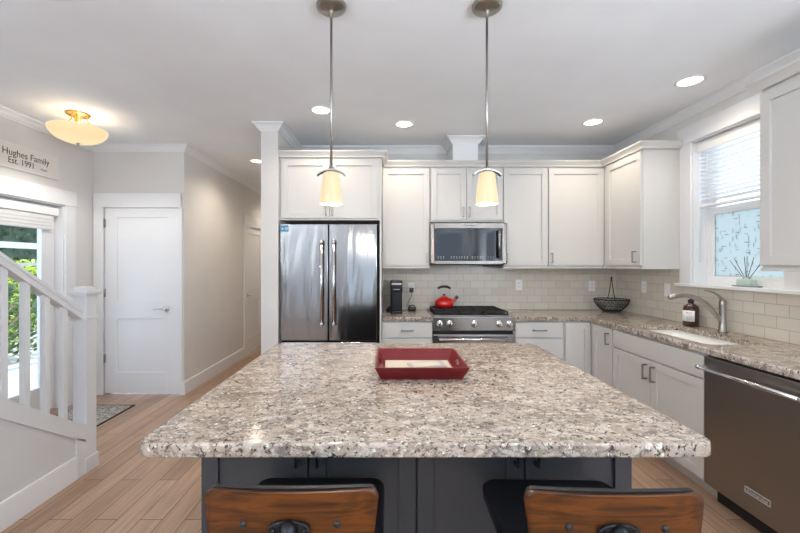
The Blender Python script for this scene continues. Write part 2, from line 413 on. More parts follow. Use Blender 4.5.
# backsplash tile
ob_box('trim_2', (-0.060, RT-0.008, BK-0.008, BK-0.0005, 0.9145, 1.40), M_tile, kind='structure')
b = B(); box(b, RT-0.008, RT-0.0005, 3.26, BK-0.0005, 0.9145, 1.40); box(b, RT-0.008, RT-0.0005, 0.90, 2.27, 0.9145, 1.40); box(b, RT-0.008, RT-0.0005, 2.27, 3.26, 0.9145, 1.222)
obj('trim_3', b, M_tiles, kind='structure')

# ---- kitchen window
w1 = struct_root('window_1')
b = B()
box(b, RT-0.022, RT-0.0005, 3.134, 3.248, 1.245, 2.41, 0.002); box(b, RT-0.022, RT-0.0005, 2.279, 2.393, 1.245, 2.41, 0.002)
box(b, RT-0.030, RT-0.0005, 2.262, 3.262, 2.41, 2.545, 0.003)
obj('casing', b, M_trim, w1)
ob_box('window_sill', (RT-0.055, RT+0.125, 2.262, 3.268, 1.222, 1.246), M_trim, w1, 0.004)
b = B()
box(b, RT, RT+0.16, 3.127, 3.134, 1.246, 2.41); box(b, RT, RT+0.16, 2.393, 2.400, 1.246, 2.41); box(b, RT, RT+0.16, 2.400, 3.127, 2.403, 2.41)
obj('jamb', b, M_trim, w1)
b = B()  # outer frame
X0, X1 = RT+0.115, RT+0.16
box(b, X0, X1, 3.100, 3.127, 1.246, 2.403); box(b, X0, X1, 2.400, 2.427, 1.246, 2.403); box(b, X0, X1, 2.427, 3.100, 2.376, 2.403); box(b, X0, X1, 2.427, 3.100, 1.246, 1.272)
obj('window_frame', b, M_white, w1)
def sash(nm, x, z0, z1, top, bot, gm):
    s = B(); fr = 0.030
    box(s, x, x+0.028, 3.100-fr, 3.100, z0, z1, 0.002); box(s, x, x+0.028, 2.427, 2.427+fr, z0, z1, 0.002)
    box(s, x, x+0.028, 2.427+fr, 3.100-fr, z1-top, z1, 0.002); box(s, x, x+0.028, 2.427+fr, 3.100-fr, z0, z0+bot, 0.002)
    so = obj(nm, s, M_white, w1)
    g = B(); box(g, x+0.010, x+0.016, 2.427+fr, 3.100-fr, z0+bot, z1-top); obj('pane', g, gm, so)
sash('sash', RT+0.118, 1.272, 1.862, 0.058, 0.040, M_film)
sash('sash', RT+0.140, 1.835, 2.376, 0.030, 0.030, M_glass)

# horizontal blind half way down the window
bl = thing('window_blind', 'white horizontal slat blind lowered over upper half of kitchen window', 'blind', (RT+0.06, 2.764, 2.40))
ob_box('valance', (-0.035, 0.030, -0.360, 0.360, -0.085, -0.004), M_white, bl, 0.004)
b = B()
for k in range(12):
    z = -0.115-k*0.0335
    Mx = Matrix.Translation((0, 0, z)) @ Matrix.Rotation(math.radians(15), 4, 'Y')
    box(b, -0.024, 0.024, -0.352, 0.352, -0.0013, 0.0013, M=Mx)
obj('slats', b, M_white, bl)
ob_box('bottom_rail', (-0.024, 0.024, -0.352, 0.352, -0.535, -0.516), M_white, bl, 0.004)
for y in (-0.27, 0.27):
    b = B()
    for x in (-0.026, 0.026): cyl(b, (x, y, -0.09), (x, y, -0.52), 0.0012, 6)
    box(b, -0.026, 0.026, y-0.001, y+0.001, -0.092, -0.090)
    obj('ladder_cord', b, M_white, bl)
b = B(); cyl(b, (-0.045, 0.315, -0.07), (-0.045, 0.315, -0.98), 0.0028, 8); obj('wand', b, M_white, bl)

# ---- hinged panel doors
def panel_door(name, W, Hh, panels, hinge_left, lever_x, M4, casing_l, casing_r, head_over, lever_dir, lever_z=0.925, slab_m=M_trim):
    """local frame: x to the right, front faces -y, origin at slab's lower left on the wall face"""
    r = struct_root(name); r.matrix_world = M4
    t = 0.035; y0 = 0.012; y1 = y0+t
    b = B()
    ps = sorted(panels)
    xs = (ps[0][0], ps[0][1])
    box(b, 0.003, xs[0], y0, y1, 0.012, Hh-0.004, 0.0015); box(b, xs[1], W-0.003, y0, y1, 0.012, Hh-0.004, 0.0015)
    zz = sorted((p[2], p[3]) for p in panels); cur = 0.012
    for a, c in zz: box(b, xs[0], xs[1], y0, y1, cur, a, 0.0015); cur = c
    box(b, xs[0], xs[1], y0, y1, cur, Hh-0.004, 0.0015)
    for a, c in zz: box(b, xs[0], xs[1], y0+0.010, y1-0.010, a, c)
    d = obj('door_slab', b, slab_m, r)
    b = B(); z = lever_z
    lathe(b, [(0, 0), (0.031, 0), (0.031, -0.006), (0.026, -0.012), (0.012, -0.014), (0.011, -0.045), (0, -0.045)], 24, M=Matrix.Translation((lever_x, y0, z)) @ Matrix.Rotation(-PI/2, 4, 'X'))
    tube(b, spline([(lever_x, y0-0.042, z), (lever_x+lever_dir*0.03, y0-0.046, z+0.002), (lever_x+lever_dir*0.075, y0-0.046, z+0.004), (lever_x+lever_dir*0.115, y0-0.042, z-0.004)], 5), 0.0085, 10, flat=0.7)
    obj('door_handle', b, M_chrome, d)
    for hz in (0.39, 1.10, 1.85):
        hx = -0.001 if hinge_left else W+0.001
        b = B(); cyl(b, (hx, y0-0.008, hz-0.045), (hx, y0-0.008, hz+0.045), 0.0065, 10)
        box(b, hx-0.012, hx+0.012, y0-0.003, y0+0.001, hz-0.045, hz+0.045)
        if hz > 1.5: cyl(b, (hx, y0-0.01, hz+0.045), (hx-0.035*(1 if hinge_left else -1), y0-0.02, hz+0.04), 0.004, 8)
        obj('hinge', b, M_nickel, d)
    b = B()
    box(b, -casing_l, -0.004, -0.018, -0.0005, 0.0, Hh, 0.002); box(b, W+0.004, W+casing_r, -0.018, -0.0005, 0.0, Hh, 0.002)
    box(b, -casing_l-0.008*0, W+min(casing_r, head_over), -0.024, -0.0005, Hh, Hh+0.150, 0.002)
    obj('casing', b, M_trim, r)
    return r
panel_door('door_1', 0.808, 2.02, [(0.13, 0.675, 1.02, 1.915), (0.13, 0.675, 0.24, 0.82)], True, 0.668,
           Matrix.Translation((-3.063, DW, 0)), 0.100, 0.042, 0.03, -1)
Mh = Matrix.Translation((HL, 5.925, 0)) @ Matrix.Rotation(PI/2, 4, 'Z')
panel_door('door_2', 0.77, 2.02, [(0.12, 0.65, 1.02, 1.90), (0.12, 0.65, 0.24, 0.82)], False, 0.07, Mh, 0.11, 0.11, 0.11, 1)

# ---- glazed entry door in the left wall
d3 = struct_root('door_3')
b = B(); box(b, LF+0.0005, LF+0.020, DO[1], DO[1]+0.118, 0, DO[3], 0.002); box(b, LF+0.0005, LF+0.020, DO[0]-0.118, DO[0], 0, DO[3], 0.002)
box(b, LF+0.0005, LF+0.026, DO[0]-0.13, DO[1]+0.122, DO[3], DO[3]+0.145, 0.002); obj('casing', b, M_trim, d3)
b = B(); box(b, LF-0.14, LF, DO[1]-0.012, DO[1], 0, DO[3]); box(b, LF-0.14, LF, DO[0], DO[0]+0.012, 0, DO[3]); box(b, LF-0.14, LF, DO[0]+0.012, DO[1]-0.012, DO[3]-0.012, DO[3])
obj('jamb', b, M_trim, d3)
b = B(); xa, xb = LF-0.125, LF-0.080; ya, yb = DO[0]+0.015, DO[1]-0.015
box(b, xa, xb, ya, ya+0.14, 0.01, 1.965, 0.002); box(b, xa, xb, yb-0.14, yb, 0.01, 1.965, 0.002)
box(b, xa, xb, ya+0.14, yb-0.14, 0.01, 0.25); box(b, xa, xb, ya+0.14, yb-0.14, 1.83, 1.965)
ds = obj('door_slab', b, M_trim, d3)
ob_box('pane', (xa+0.015, xa+0.022, ya+0.14, yb-0.14, 0.25, 1.83), M_glass, ds)
# folded fabric shade over the top of the glass
fs = thing('fabric_shade', 'white folded shade raised over the glass of the entry door', 'shade', (LF-0.078, (DO[0]+DO[1])/2, 1.96))
ob_box('headrail', (0.002, 0.060, -0.435, 0.425, -0.085, -0.012), M_white, fs, 0.006)
M_cloth = painted('shade_cloth', (0.74, 0.745, 0.75), 0.8)
b = B()
for k in range(4): box(b, 0.004+k*0.002, 0.046-k*0.004, -0.43+0.002*k, 0.385, -0.135-k*0.030, -0.086-k*0.030, 0.010)
obj('folded_cloth', b, M_cloth, fs)

# ================================================================== OUTSIDE THE ENTRY DOOR
M_patio = painted('patio_concrete', (0.62, 0.62, 0.63), 0.8, 0.06)
ob_box('floor_patio', (-9.5, LF-0.2, -1.0, 10.0, -0.14, -0.03), M_patio, kind='structure')
def leafmat(name, c0, c1):
    m = mat(name, c0, 0.6); t, n, l, p = nt(m)
    r = ramp(n, [(0.35, c0), (0.65, c1)]); l.new(noise(n, l, coords(n, l), 9, 4), r.inputs[0]); l.new(r.outputs[0], p.inputs['Base Color']); return m
M_hedge = leafmat('cedar_green', (0.006, 0.02, 0.008), (0.035, 0.085, 0.03))
M_yel = leafmat('golden_leaf', (0.45, 0.62, 0.04), (0.75, 0.80, 0.12))
M_ivy = leafmat('mixed_leaf', (0.03, 0.08, 0.03), (0.22, 0.34, 0.12))
def foliage(name, x0, x1, y0, y1, z0, z1, n, size, m, parent=None):
    b = B()
    for i in range(n):
        c = Vector((random.uniform(x0, x1), random.uniform(y0, y1), z0+(z1-z0)*random.random()**0.9))
        a = Vector((random.gauss(0,1), random.gauss(0,1), random.gauss(0,1))).normalized(); q = a.orthogonal().normalized(); s = size*random.uniform(0.6, 1.3)
        bb = a.cross(q)
        vs = [b.verts.new(c+q*s), b.verts.new(c+bb*s*0.45), b.verts.new(c-q*s), b.verts.new(c-bb*s*0.45)]
        b.faces.new(vs)
    return obj(name, b, m, parent, recalc=False)
def shrub(label, x0, x1, y0, y1, h, n, size, m):
    t = thing('garden_shrub', label, 'shrub', ((x0+x1)/2, (y0+y1)/2, -0.03), 0, None)
    dx, dy = (x1-x0)/2, (y1-y0)/2
    foliage('foliage', -dx, dx, -dy, dy, 0.05, h, n, size, m, t)
    b = B()
    for k in range(5): cyl(b, (random.uniform(-.1,.1), random.uniform(-.2,.2), 0), (random.uniform(-dx,dx)*0.6, random.uniform(-dy,dy)*0.7, h*0.7), 0.012, 6)
    obj('stem', b, M_oak, t)
t = thing('cedar_hedge', 'tall dark green hedge beyond the white garden fence', 'hedge', (-8.2, 6.0, -0.03))
foliage('foliage', -0.5, 0.5, -3.2, 3.6, 0.02, 2.75, 12000, 0.07, M_hedge, t)
ob_box('hedge_core', (-0.3, 0.35, -3.1, 3.5, 0, 2.6), M_hedge, t)
shrub('golden leaved shrub growing above the garden fence rail', -6.9, -6.1, 4.9, 7.0, 1.52, 2300, 0.06, M_yel)
shrub('mixed green shrub in front of the golden one beside the patio', -6.0, -5.35, 3.7, 6.4, 1.15, 2600, 0.05, M_ivy)
fc = thing('garden_fence', 'white wooden fence rail and posts outside the entry door', 'fence', (-5.1, 4.7, -0.03))
for y in (-0.9, 0.12, 1.14): ob_box('post', (-0.05, 0.05, y-0.05, y+0.05, 0, 1.66), M_trim, fc)
ob_box('top_rail', (-0.06, 0.06, -1.3, 1.5, 1.66, 1.74), M_trim, fc)
ob_box('middle_rail', (-0.02, 0.02, -1.3, 1.5, 1.42, 1.46), M_grayp, fc)

# ================================================================== STAIRCASE
st = thing('staircase', 'white painted staircase with square balusters and newel post by entry', 'staircase', (-2.03, 2.57, 0))
SL = 0.68
def zline(y, z0=0.337, y0=2.543): return z0+(y0-y)*SL      # top of the stringer as height over world y
YN, YF = 0.10, 2.57                                          # near end, newel face
def prism_x(bm, poly, x0, x1):
    a = [bm.verts.new((x0, y, z)) for y, z in poly]; c = [bm.verts.new((x1, y, z)) for y, z in poly]; n = len(poly)
    bm.faces.new(a); bm.faces.new(c[::-1])
    for i in range(n): bm.faces.new((a[i], a[(i+1) % n], c[(i+1) % n], c[i]))
def L(poly): return [(y-2.57, z) for y, z in poly]
b = B(); prism_x(b, L([(YN, 0), (YF, 0), (YF, zline(YF)-0.01), (YN, zline(YN)-0.01)]), -0.09, -0.012); obj('side_wall', b, M_wall2, st, label='grey painted wall under the stair')
b = B()
prism_x(b, L([(YN, zline(YN)), (YF, zline(YF)), (YF, zline(YF)-0.108), (YN, zline(YN)-0.108)]), -0.10, 0.0)
prism_x(b, L([(2.497, 0.0), (YF, 0.0), (YF, zline(YF)-0.10), (2.497, zline(2.497)-0.10)]), -0.012, 0.0)
obj('stringer', b, M_stairp, st)
ob_box('skirting', (-0.012, 0.003, YN-2.57, 2.497-2.57, 0, 0.15), M_trim, st, 0.002)
b = B(); box(b, -0.092, 0.0, 0, 0.092, 0, 1.20, 0.003)
obj('newel_post', b, M_stairp, st)
b = B(); cx, cy = -0.046, 0.046
def sq(bm, h, z0, z1, bev=0.003): box(bm, cx-h, cx+h, cy-h, cy+h, z0, z1, bev)
sq(b, 0.052, 1.022, 1.034); sq(b, 0.057, 1.034, 1.046)
obj('collar', b, M_stairp, st); b = B()
sq(b, 0.054, 1.182, 1.197); sq(b, 0.062, 1.197, 1.206); sq(b, 0.068, 1.206, 1.224); sq(b, 0.042, 1.224, 1.252)
obj('newel_cap', b, M_stairp, st)
b = B(); sq(b, 0.056, 0, 0.10) ; obj('newel_base', b, M_stairp, st)
b = B()
def rail_z(y): return 1.106+(2.555-y)*SL
for hw, dz0, dz1 in ((0.030, -0.022, 0.0), (0.024, -0.040, -0.020), (0.032, -0.066, -0.040)):
    prism_x(b, L([(YN, rail_z(YN)+dz1), (YF, rail_z(YF)+dz1), (YF, rail_z(YF)+dz0), (YN, rail_z(YN)+dz0)]), -0.046-hw, -0.046+hw)
obj('handrail', b, M_stairp, st)
for k in range(16):
    y = 2.44-0.1285*k
    if y < YN+0.1: break
    b = B(); h = 0.0165
    prism_x(b, L([(y-h, zline(y-h)-0.004), (y+h, zline(y+h)-0.004), (y+h, rail_z(y+h)-0.06), (y-h, rail_z(y-h)-0.06)]), -0.046-h, -0.046+h)
    obj('baluster', b, M_stairp, st)
for k in range(11):
    b = B(); y1 = 2.52-k*0.262; z = 0.178*(k+1)
    if y1-0.27 < YN-0.4: break
    box(b, -1.13, -0.10, y1-0.27-2.57, y1+0.02-2.57, z-0.03, z, 0.004); obj('tread', b, M_oak, st)
    b = B(); box(b, -1.13, -0.10, y1-0.02-2.57, y1-2.57, z-0.178, z-0.03); obj('riser', b, M_trim, st)

# door mat
m_rug = mat('mat_weave', (0.2, 0.18, 0.16), 0.95); t_, n_, l_, p_ = nt(m_rug)
rr_ = ramp(n_, [(0.40, (0.09, 0.08, 0.07)), (0.5, (0.32, 0.28, 0.24)), (0.62, (0.50, 0.46, 0.41))]); l_.new(noise(n_, l_, coords(n_, l_, scale=(1, 1, 1)), 38, 5, 0.7, 1), rr_.inputs[0]); l_.new(rr_.outputs[0], p_.inputs['Base Color'])
dm = thing('door_mat', 'mottled brown and grey mat on the floor by the entry', 'mat', (-2.80, 3.30, 0))
b = B(); slab(b, rrect(-0.26, 0.268, -0.48, 0.49, 0.02), 0.0005, 0.009, bev=0.003); obj('pile', b, m_rug, dm)
b = B()
for x0, x1, y0, y1 in ((-0.275, -0.258, -0.50, 0.51), (0.266, 0.283, -0.50, 0.51), (-0.275, 0.283, -0.50, -0.478), (-0.275, 0.283, 0.488, 0.51)): box(b, x0, x1, y0, y1, 0.0005, 0.008, 0.002)
obj('border', b, M_vinyl, dm)

# ================================================================== CABINETS
def shaker(bm, x0, x1, z0, z1, yf, t=0.020, fr=0.057, rec=0.012):
    """front at y=yf (facing -y), thickness t behind it"""
    box(bm, x0, x0+fr, yf, yf+t, z0, z1, 0.0012); box(bm, x1-fr, x1, yf, yf+t, z0, z1, 0.0012)
    box(bm, x0+fr, x1-fr, yf, yf+t, z0, z0+fr, 0.0012); box(bm, x0+fr, x1-fr, yf, yf+t, z1-fr, z1, 0.0012)
    box(bm, x0+fr-0.002, x1-fr+0.002, yf+rec, yf+t-0.002, z0+fr-0.002, z1-fr+0.002)
def pull(parent, x, z, vertical, ln, yf, m=None, r=0.0048):
    b = B(); pr = 0.028
    if vertical:
        box(b, x-r, x+r, yf-pr-2*r, yf-pr, z-ln/2, z+ln/2, 0.0015)
        for s in (-1, 1): box(b, x-r, x+r, yf-pr, yf, z+s*(ln/2-r)-r, z+s*(ln/2-r)+r)
    else:
        box(b, x-ln/2, x+ln/2, yf-pr-2*r, yf-pr, z-r, z+r, 0.0015)
        for s in (-1, 1): box(b, x+s*(ln/2-r)-r, x+s*(ln/2-r)+r, yf-pr, yf, z-r, z+r)
    return obj('handle', b, m or M_pull, parent)
def cabinet(name, label, loc, rz, W, D, z0, z1, fronts, m=M_cab, cat='cabinet', toe=0.0, rail=None, rail0=0.0, group=None, fr=0.057, pm=None, toe_in=0.075, toe_m=None):
    """front plane of the carcass at local y=0; doors sit in front of it. fronts: (kind,x0,x1,z0,z1,handle) handle=(x,z,vertical,len)"""
    t = thing(name, label, cat, loc, rz, group)
    b = B(); box(b, 0, W, 0, D, z0+toe, z1, 0.001)
    if toe: box(b, 0, W, toe_in, D, z0, z0+toe)
    if rail: box(b, rail0, W, -0.012, 0.010, z0-rail, z0-0.0005, 0.002); box(b, 0, 0.012, 0.012, D, z0-rail, z0); box(b, W-0.012, W, 0, D, z0-rail, z0)
    obj('body', b, m, t)
    for kind, x0, x1, a, c, h in fronts:
        b = B()
        if kind == 'door': shaker(b, x0, x1, a, c, -0.021, fr=fr)
        else: box(b, x0, x1, -0.021, -0.001, a, c, 0.0015)
        d = obj(kind if kind != 'panel' else 'false_front', b, m, t)
        if h:
            for hh in (h if isinstance(h, list) else [h]): pull(d, hh[0], hh[1], hh[2], hh[3], -0.021, pm)
    return t

# --- upper cabinets on the back wall: carcass front at y 3.852, door faces at 3.831
YU = 3.852; DU = BK-0.001-YU
ZB, ZT = 1.385, 2.385
cabinet('upper_cabinet', 'white single-door upper cabinet between fridge and microwave', (-0.058, YU, 0), 0, 0.478, DU, ZB, ZT,
        [('door', 0.003, 0.473, 1.397, 2.369, (0.445, 1.47, True, 0.10))], rail=0.02)
cabinet('upper_cabinet', 'short white two-door upper cabinet directly above the microwave', (0.4215, YU, 0), 0, 0.735, DU, 1.832, ZT,
        [('door', 0.010, 0.365, 1.850, 2.369, (0.335, 1.93, True, 0.10)), ('door', 0.369, 0.730, 1.850, 2.369, (0.397, 1.93, True, 0.10))])
cabinet('upper_cabinet', 'white upper cabinet with one narrow door just right of microwave', (1.158, YU, 0), 0, 0.449, DU, ZB, ZT,
        [('door', 0.004, 0.445, 1.397, 2.369, (0.030, 1.47, True, 0.10))], rail=0.02)
cabinet('upper_cabinet', 'wide white upper cabinet at right end of the back wall', (1.609, YU, 0), 0, 0.5595, DU, ZB, ZT,
        [('door', 0.005, 0.557, 1.397, 2.369, (0.030, 1.47, True, 0.10))], rail=0.02)
# --- upper cabinets on the right wall, carcass front x 2.171
XU = 2.171
cabinet('upper_cabinet', 'white corner upper cabinet on right wall beside the window', (XU, BK-0.001, 0), -PI/2, 0.928, RT-0.001-XU, ZB, ZT,
        [('door', 0.415, 0.924, 1.397, 2.369, (0.865, 1.47, True, 0.10))], rail=0.02, rail0=0.345)
cabinet('upper_cabinet', 'white upper cabinet nearest the camera, right of the window', (XU, 2.215, 0), -PI/2, 0.90, RT-0.001-XU, ZB, ZT+0.02,
        [('door', 0.006, 0.448, 1.397, 2.385, None), ('door', 0.452, 0.894, 1.397, 2.385, (0.485, 1.47, True, 0.10))], rail=0.02)
# --- cabinet above the fridge with side panel
YF_ = 3.520
fc_ = cabinet('fridge_cabinet', 'deep white two-door cabinet above the refrigerator', (-1.0015, YF_, 0), 0, 0.941, BK-0.001-YF_, 1.812, ZT,
        [('door', 0.022, 0.462, 1.828, 2.369, (0.435, 1.90, True, 0.10)), ('door', 0.466, 0.906, 1.828, 2.369, (0.493, 1.90, True, 0.10))])
ob_box('side_panel', (0.925, 0.941, 0, BK-0.001-YF_, 0, 1.812), M_cab, fc_)
# --- crown on top of the cabinets
KP = [(0, 2.386), (0.024, 2.386), (0.026, 2.398), (0.036, 2.412), (0.050, 2.428), (0.054, 2.431), (0.054, 2.444), (0, 2.444)]
b = B(); sweep(b, [(-1.0015, YF_), (-0.0605, YF_), (-0.0605, YU), (XU, YU), (XU, 3.25), (RT-0.002, 3.25)], KP)
c_ = obj('cabinet_crown', b, M_cab); tag(c_, 'white crown moulding along tops of the back wall and corner cabinets', 'moulding')
b = B(); sweep(b, [(RT-0.002, 2.215), (XU, 2.215)][::1] if False else [(XU, 1.315), (XU, 2.215), (RT-0.002, 2.215)], [(-o, z+0.022) for o, z in KP])
c_ = obj('cabinet_crown', b, M_cab); tag(c_, 'white crown moulding on the upper cabinet nearest the camera', 'moulding')

# --- base cabinets, back run: carcass front y 3.596
YB = 3.596; DB = BK-0.001-YB; ZC = 0.873
cabinet('base_cabinet', 'white drawer base cabinet between fridge and range', (-0.060, YB, 0), 0, 0.478, DB, 0, ZC,
        [('drawer', 0.005, 0.473, 0.722, 0.858, (0.24, 0.790, False, 0.115)), ('drawer', 0.005, 0.473, 0.42, 0.712, (0.24, 0.60, False, 0.115)), ('drawer', 0.005, 0.473, 0.115, 0.41, (0.24, 0.30, False, 0.115))], toe=0.10)
cabinet('base_cabinet', 'white drawer base cabinet just right of the range', (1.182, YB, 0), 0, 0.470, DB, 0, ZC,
        [('drawer', 0.012, 0.455, 0.722, 0.858, (0.235, 0.790, False, 0.125)), ('drawer', 0.012, 0.455, 0.42, 0.712, (0.235, 0.60, False, 0.125)), ('drawer', 0.012, 0.455, 0.115, 0.41, (0.235, 0.30, False, 0.125))], toe=0.10)
cabinet('base_cabinet', 'white blind corner base cabinet with plain shaker door', (1.653, YB, 0), 0, 0.845, DB, 0, ZC,
        [('door', 0.010, 0.246, 0.115, 0.858, None)], toe=0.10)
# --- base cabinets, right run: carcass front x 1.905
XB = 1.905; DX = RT-0.001-XB
cabinet('base_cabinet', 'narrow white base cabinet between the corner and sink cabinet', (XB, 3.594, 0), -PI/2, 0.388, DX, 0, ZC,
        [('door', 0.075, 0.382, 0.115, 0.858, (0.335, 0.77, True, 0.10))], toe=0.10)
cabinet('sink_cabinet', 'white two-door base cabinet under the sink', (XB, 3.205, 0), -PI/2, 0.931, DX, 0, 0.60,
        [('panel', 0.006, 0.926, 0.722, 0.858, None), ('door', 0.006, 0.463, 0.115, 0.712, (0.425, 0.625, True, 0.11)), ('door', 0.467, 0.926, 0.115, 0.712, (0.505, 0.625, True, 0.11))], toe=0.10)
sk = [o for o in COL.objects if o.name.startswith('sink_cabinet')][0]
b = B(); box(b, 0, 0.931, 0, 0.018, 0.60, ZC); box(b, 0, 0.016, 0.018, DX, 0.60, ZC); box(b, 0.915, 0.931, 0.018, DX, 0.60, ZC); obj('front_rail', b, M_cab, sk)
cabinet('base_cabinet', 'white base cabinet beyond the dishwasher at right edge', (XB, 1.662, 0), -PI/2, 0.75, DX, 0, ZC,
        [('drawer', 0.006, 0.744, 0.722, 0.858, (0.37, 0.79, False, 0.125)), ('door', 0.006, 0.373, 0.115, 0.712, (0.34, 0.625, True, 0.11)), ('door', 0.377, 0.744, 0.115, 0.712, (0.41, 0.625, True, 0.11))], toe=0.10)

# --- island
IX0, IX1 = -0.659, 0.859
doors = []
for k in range(4):
    x0 = 0.004+k*0.3795; x1 = x0+0.372
    hx = x1-0.032 if k % 2 == 0 else x0+0.032
    doors.append(('door', x0, x1, 0.115, 0.862, (hx, 0.762, True, 0.115)))
isl = cabinet('island_cabinet', 'dark slate painted kitchen island cabinet with four shaker doors', (IX0, 1.361, 0), 0, IX1-IX0, 0.94, 0, 0.873, doors, m=M_island, cat='island', toe=0.09, fr=0.058, pm=M_blackmetal, toe_in=0.05)

# --- countertops
b = B(); slab(b, rrect(-0.692, 0.902, 1.038, 2.378, 0.045, 8), 0.874, 0.914, bev=0.007, res=4)
for f in b.faces: f.smooth = abs(f.normal.z) < 0.999
o = obj('island_countertop', b, M_granite); tag(o, 'large speckled beige granite countertop on the dark island', 'countertop')
b = B(); slab(b, [(-0.059, 3.565), (0.418, 3.565), (0.418, BK-0.002), (-0.059, BK-0.002)], 0.874, 0.914, bev=0.004)
o = obj('countertop', b, M_granite); tag(o, 'short granite countertop between refrigerator and range', 'countertop')
b = B()
hole = rrect(1.955, 2.335, 2.335, 3.10, 0.05)
slab(b, [(1.182, 3.565), (1.872, 3.565), (1.872, 0.90), (RT-0.002, 0.90), (RT-0.002, BK-0.002), (1.182, BK-0.002)], 0.874, 0.914, holes=[hole], bev=0.004)
o = obj('countertop', b, M_granite); tag(o, 'L-shaped granite countertop running round the corner under the window', 'countertop')

# --- sink
sk = thing('kitchen_sink', 'white undermount sink basin set in the granite countertop', 'sink', (2.145, 2.7175, 0))
b = B(); t = 0.008
o_ = rrect(-0.197, 0.197, -0.390, 0.390, 0.055); z0, z1 = 0.66, 0.8735
n = len(o_)
def ring(s, z): return [b.verts.new((x*s[0], y*s[1], z)) for x, y in o_]
R_ = [ring((1.06, 1.04), z1), ring((0.985, 0.99), z1), ring((0.965, 0.975), z0+0.03), ring((0.90, 0.94), z0+0.008), ring((0.3, 0.3), z0), ]
for A, C_ in zip(R_, R_[1:]):
    for i in range(n):
        f = b.faces.new((A[i], A[(i+1) % n], C_[(i+1) % n], C_[i])); f.smooth = True
b.faces.new(R_[-1])
R2 = [ring((1.06, 1.04), z1-0.004), ring((1.02, 1.02), z1-0.006), ring((1.0, 1.0), z0+0.02), ring((0.92, 0.95), z0-0.006)]
for i in range(n): b.faces.new((R_[0][i], R_[0][(i+1) % n], R2[0][(i+1) % n], R2[0][i]))
for A, C_ in zip(R2, R2[1:]):
    for i in range(n): b.faces.new((A[i], A[(i+1) % n], C_[(i+1) % n], C_[i]))
b.faces.new(R2[-1])
obj('basin', b, M_porc, sk)
b = B(); lathe(b, [(0, 0.004), (0.030, 0.004), (0.043, 0.002), (0.045, 0.0005), (0.045, -0.002)], 24, c=(0, 0, z0)); obj('drain', b, M_chrome, sk)

# --- faucet
fa = thing('faucet', 'brushed nickel pull-out faucet behind the sink', 'faucet', (2.430, 2.775, 0.9145))
b = B(); lathe(b, [(0.030, 0), (0.030, 0.006), (0.026, 0.012), (0.022, 0.06), (0.021, 0.14), (0.022, 0.19), (0.023, 0.205), (0.022, 0.222), (0.012, 0.236), (0, 0.240)], 24); obj('body', b, M_nickel, fa)
b = B(); pts = spline([(0.0, 0.0, 0.065), (-0.045, 0.01, 0.13), (-0.10, 0.02, 0.195), (-0.17, 0.035, 0.245), (-0.235, 0.05, 0.262), (-0.295, 0.062, 0.258)], 6)
n_ = len(pts); tube(b, pts, [0.0145+0.003*math.sin(PI*i/n_) for i in range(n_)], 14)
s_ = obj('spout', b, M_nickel, fa)
b = B(); tube(b, spline([(-0.245, 0.052, 0.262), (-0.285, 0.060, 0.258), (-0.318, 0.067, 0.250), (-0.338, 0.071, 0.238)], 4), [0.0195]*5+[0.021]*4+[0.022, 0.020, 0.018, 0.016], 14); obj('spray_head', b, M_nickel, s_)
b = B(); tube(b, spline([(0.0, 0, 0.218), (-0.012, 0.0, 0.245), (-0.045, 0.005, 0.278), (-0.085, 0.01, 0.296), (-0.118, 0.015, 0.300)], 5), [0.020, 0.019, 0.018, 0.017, 0.016]+[0.013]*5+[0.010]*5+[0.008]*6, 12, flat=0.6); obj('lever', b, M_nickel, fa)

# --- amber soap bottle
sb = thing('soap_bottle', 'amber glass soap bottle with white label behind the sink', 'bottle', (2.415, 3.045, 0.9145))
M_amber = mat('amber_glass', (0.045, 0.011, 0.004), 0.06, coat=0.6)
b = B(); lathe(b, [(0, 0), (0.048, 0), (0.053, 0.006), (0.053, 0.135), (0.048, 0.158), (0.030, 0.172), (0.018, 0.180), (0.018, 0.192), (0, 0.192)], 28); obj('bottle_body', b, M_amber, sb)
b = B(); lathe(b, [(0.0536, 0.04), (0.0540, 0.04), (0.0540, 0.125), (0.0536, 0.125)], 28); 
dl = [f for f in b.faces if f.calc_center_median().x > -0.012 or f.calc_center_median().y > 0.045]
bmesh.ops.delete(b, geom=dl, context='FACES'); lb = obj('label_paper', b, M_white, sb, label='white paper label')
b = B()
for k, (zz, ww) in enumerate(((0.108, 0.040), (0.094, 0.026), (0.078, 0.044), (0.070, 0.036), (0.062, 0.042), (0.054, 0.030))):
    for q in range(int(ww/0.004)):
        a = math.radians(222)+(q*0.004-ww/2)/0.0545
        if q % 4 == 3: continue
        cx_, cy_ = 0.0543*math.cos(a), 0.0543*math.sin(a); Mq = Matrix.Translation((cx_, cy_, zz)) @ Matrix.Rotation(a, 4, 'Z')
        h_ = 0.005 if k == 0 else 0.0018
        box(b, -0.0002, 0.0003, -0.0016, 0.0016, -h_/2, h_/2, M=Mq)
obj('print', b, M_text, lb)
b = B(); lathe(b, [(0.019, 0.188), (0.021, 0.190), (0.021, 0.207), (0.012, 0.211), (0.006, 0.213), (0.005, 0.236), (0.011, 0.238), (0.013, 0.247), (0, 0.250)], 20); cyl(b, (0, 0, 0.241), (-0.034, 0.01, 0.236), 0.0045, 8); obj('pump', b, M_black, sb)

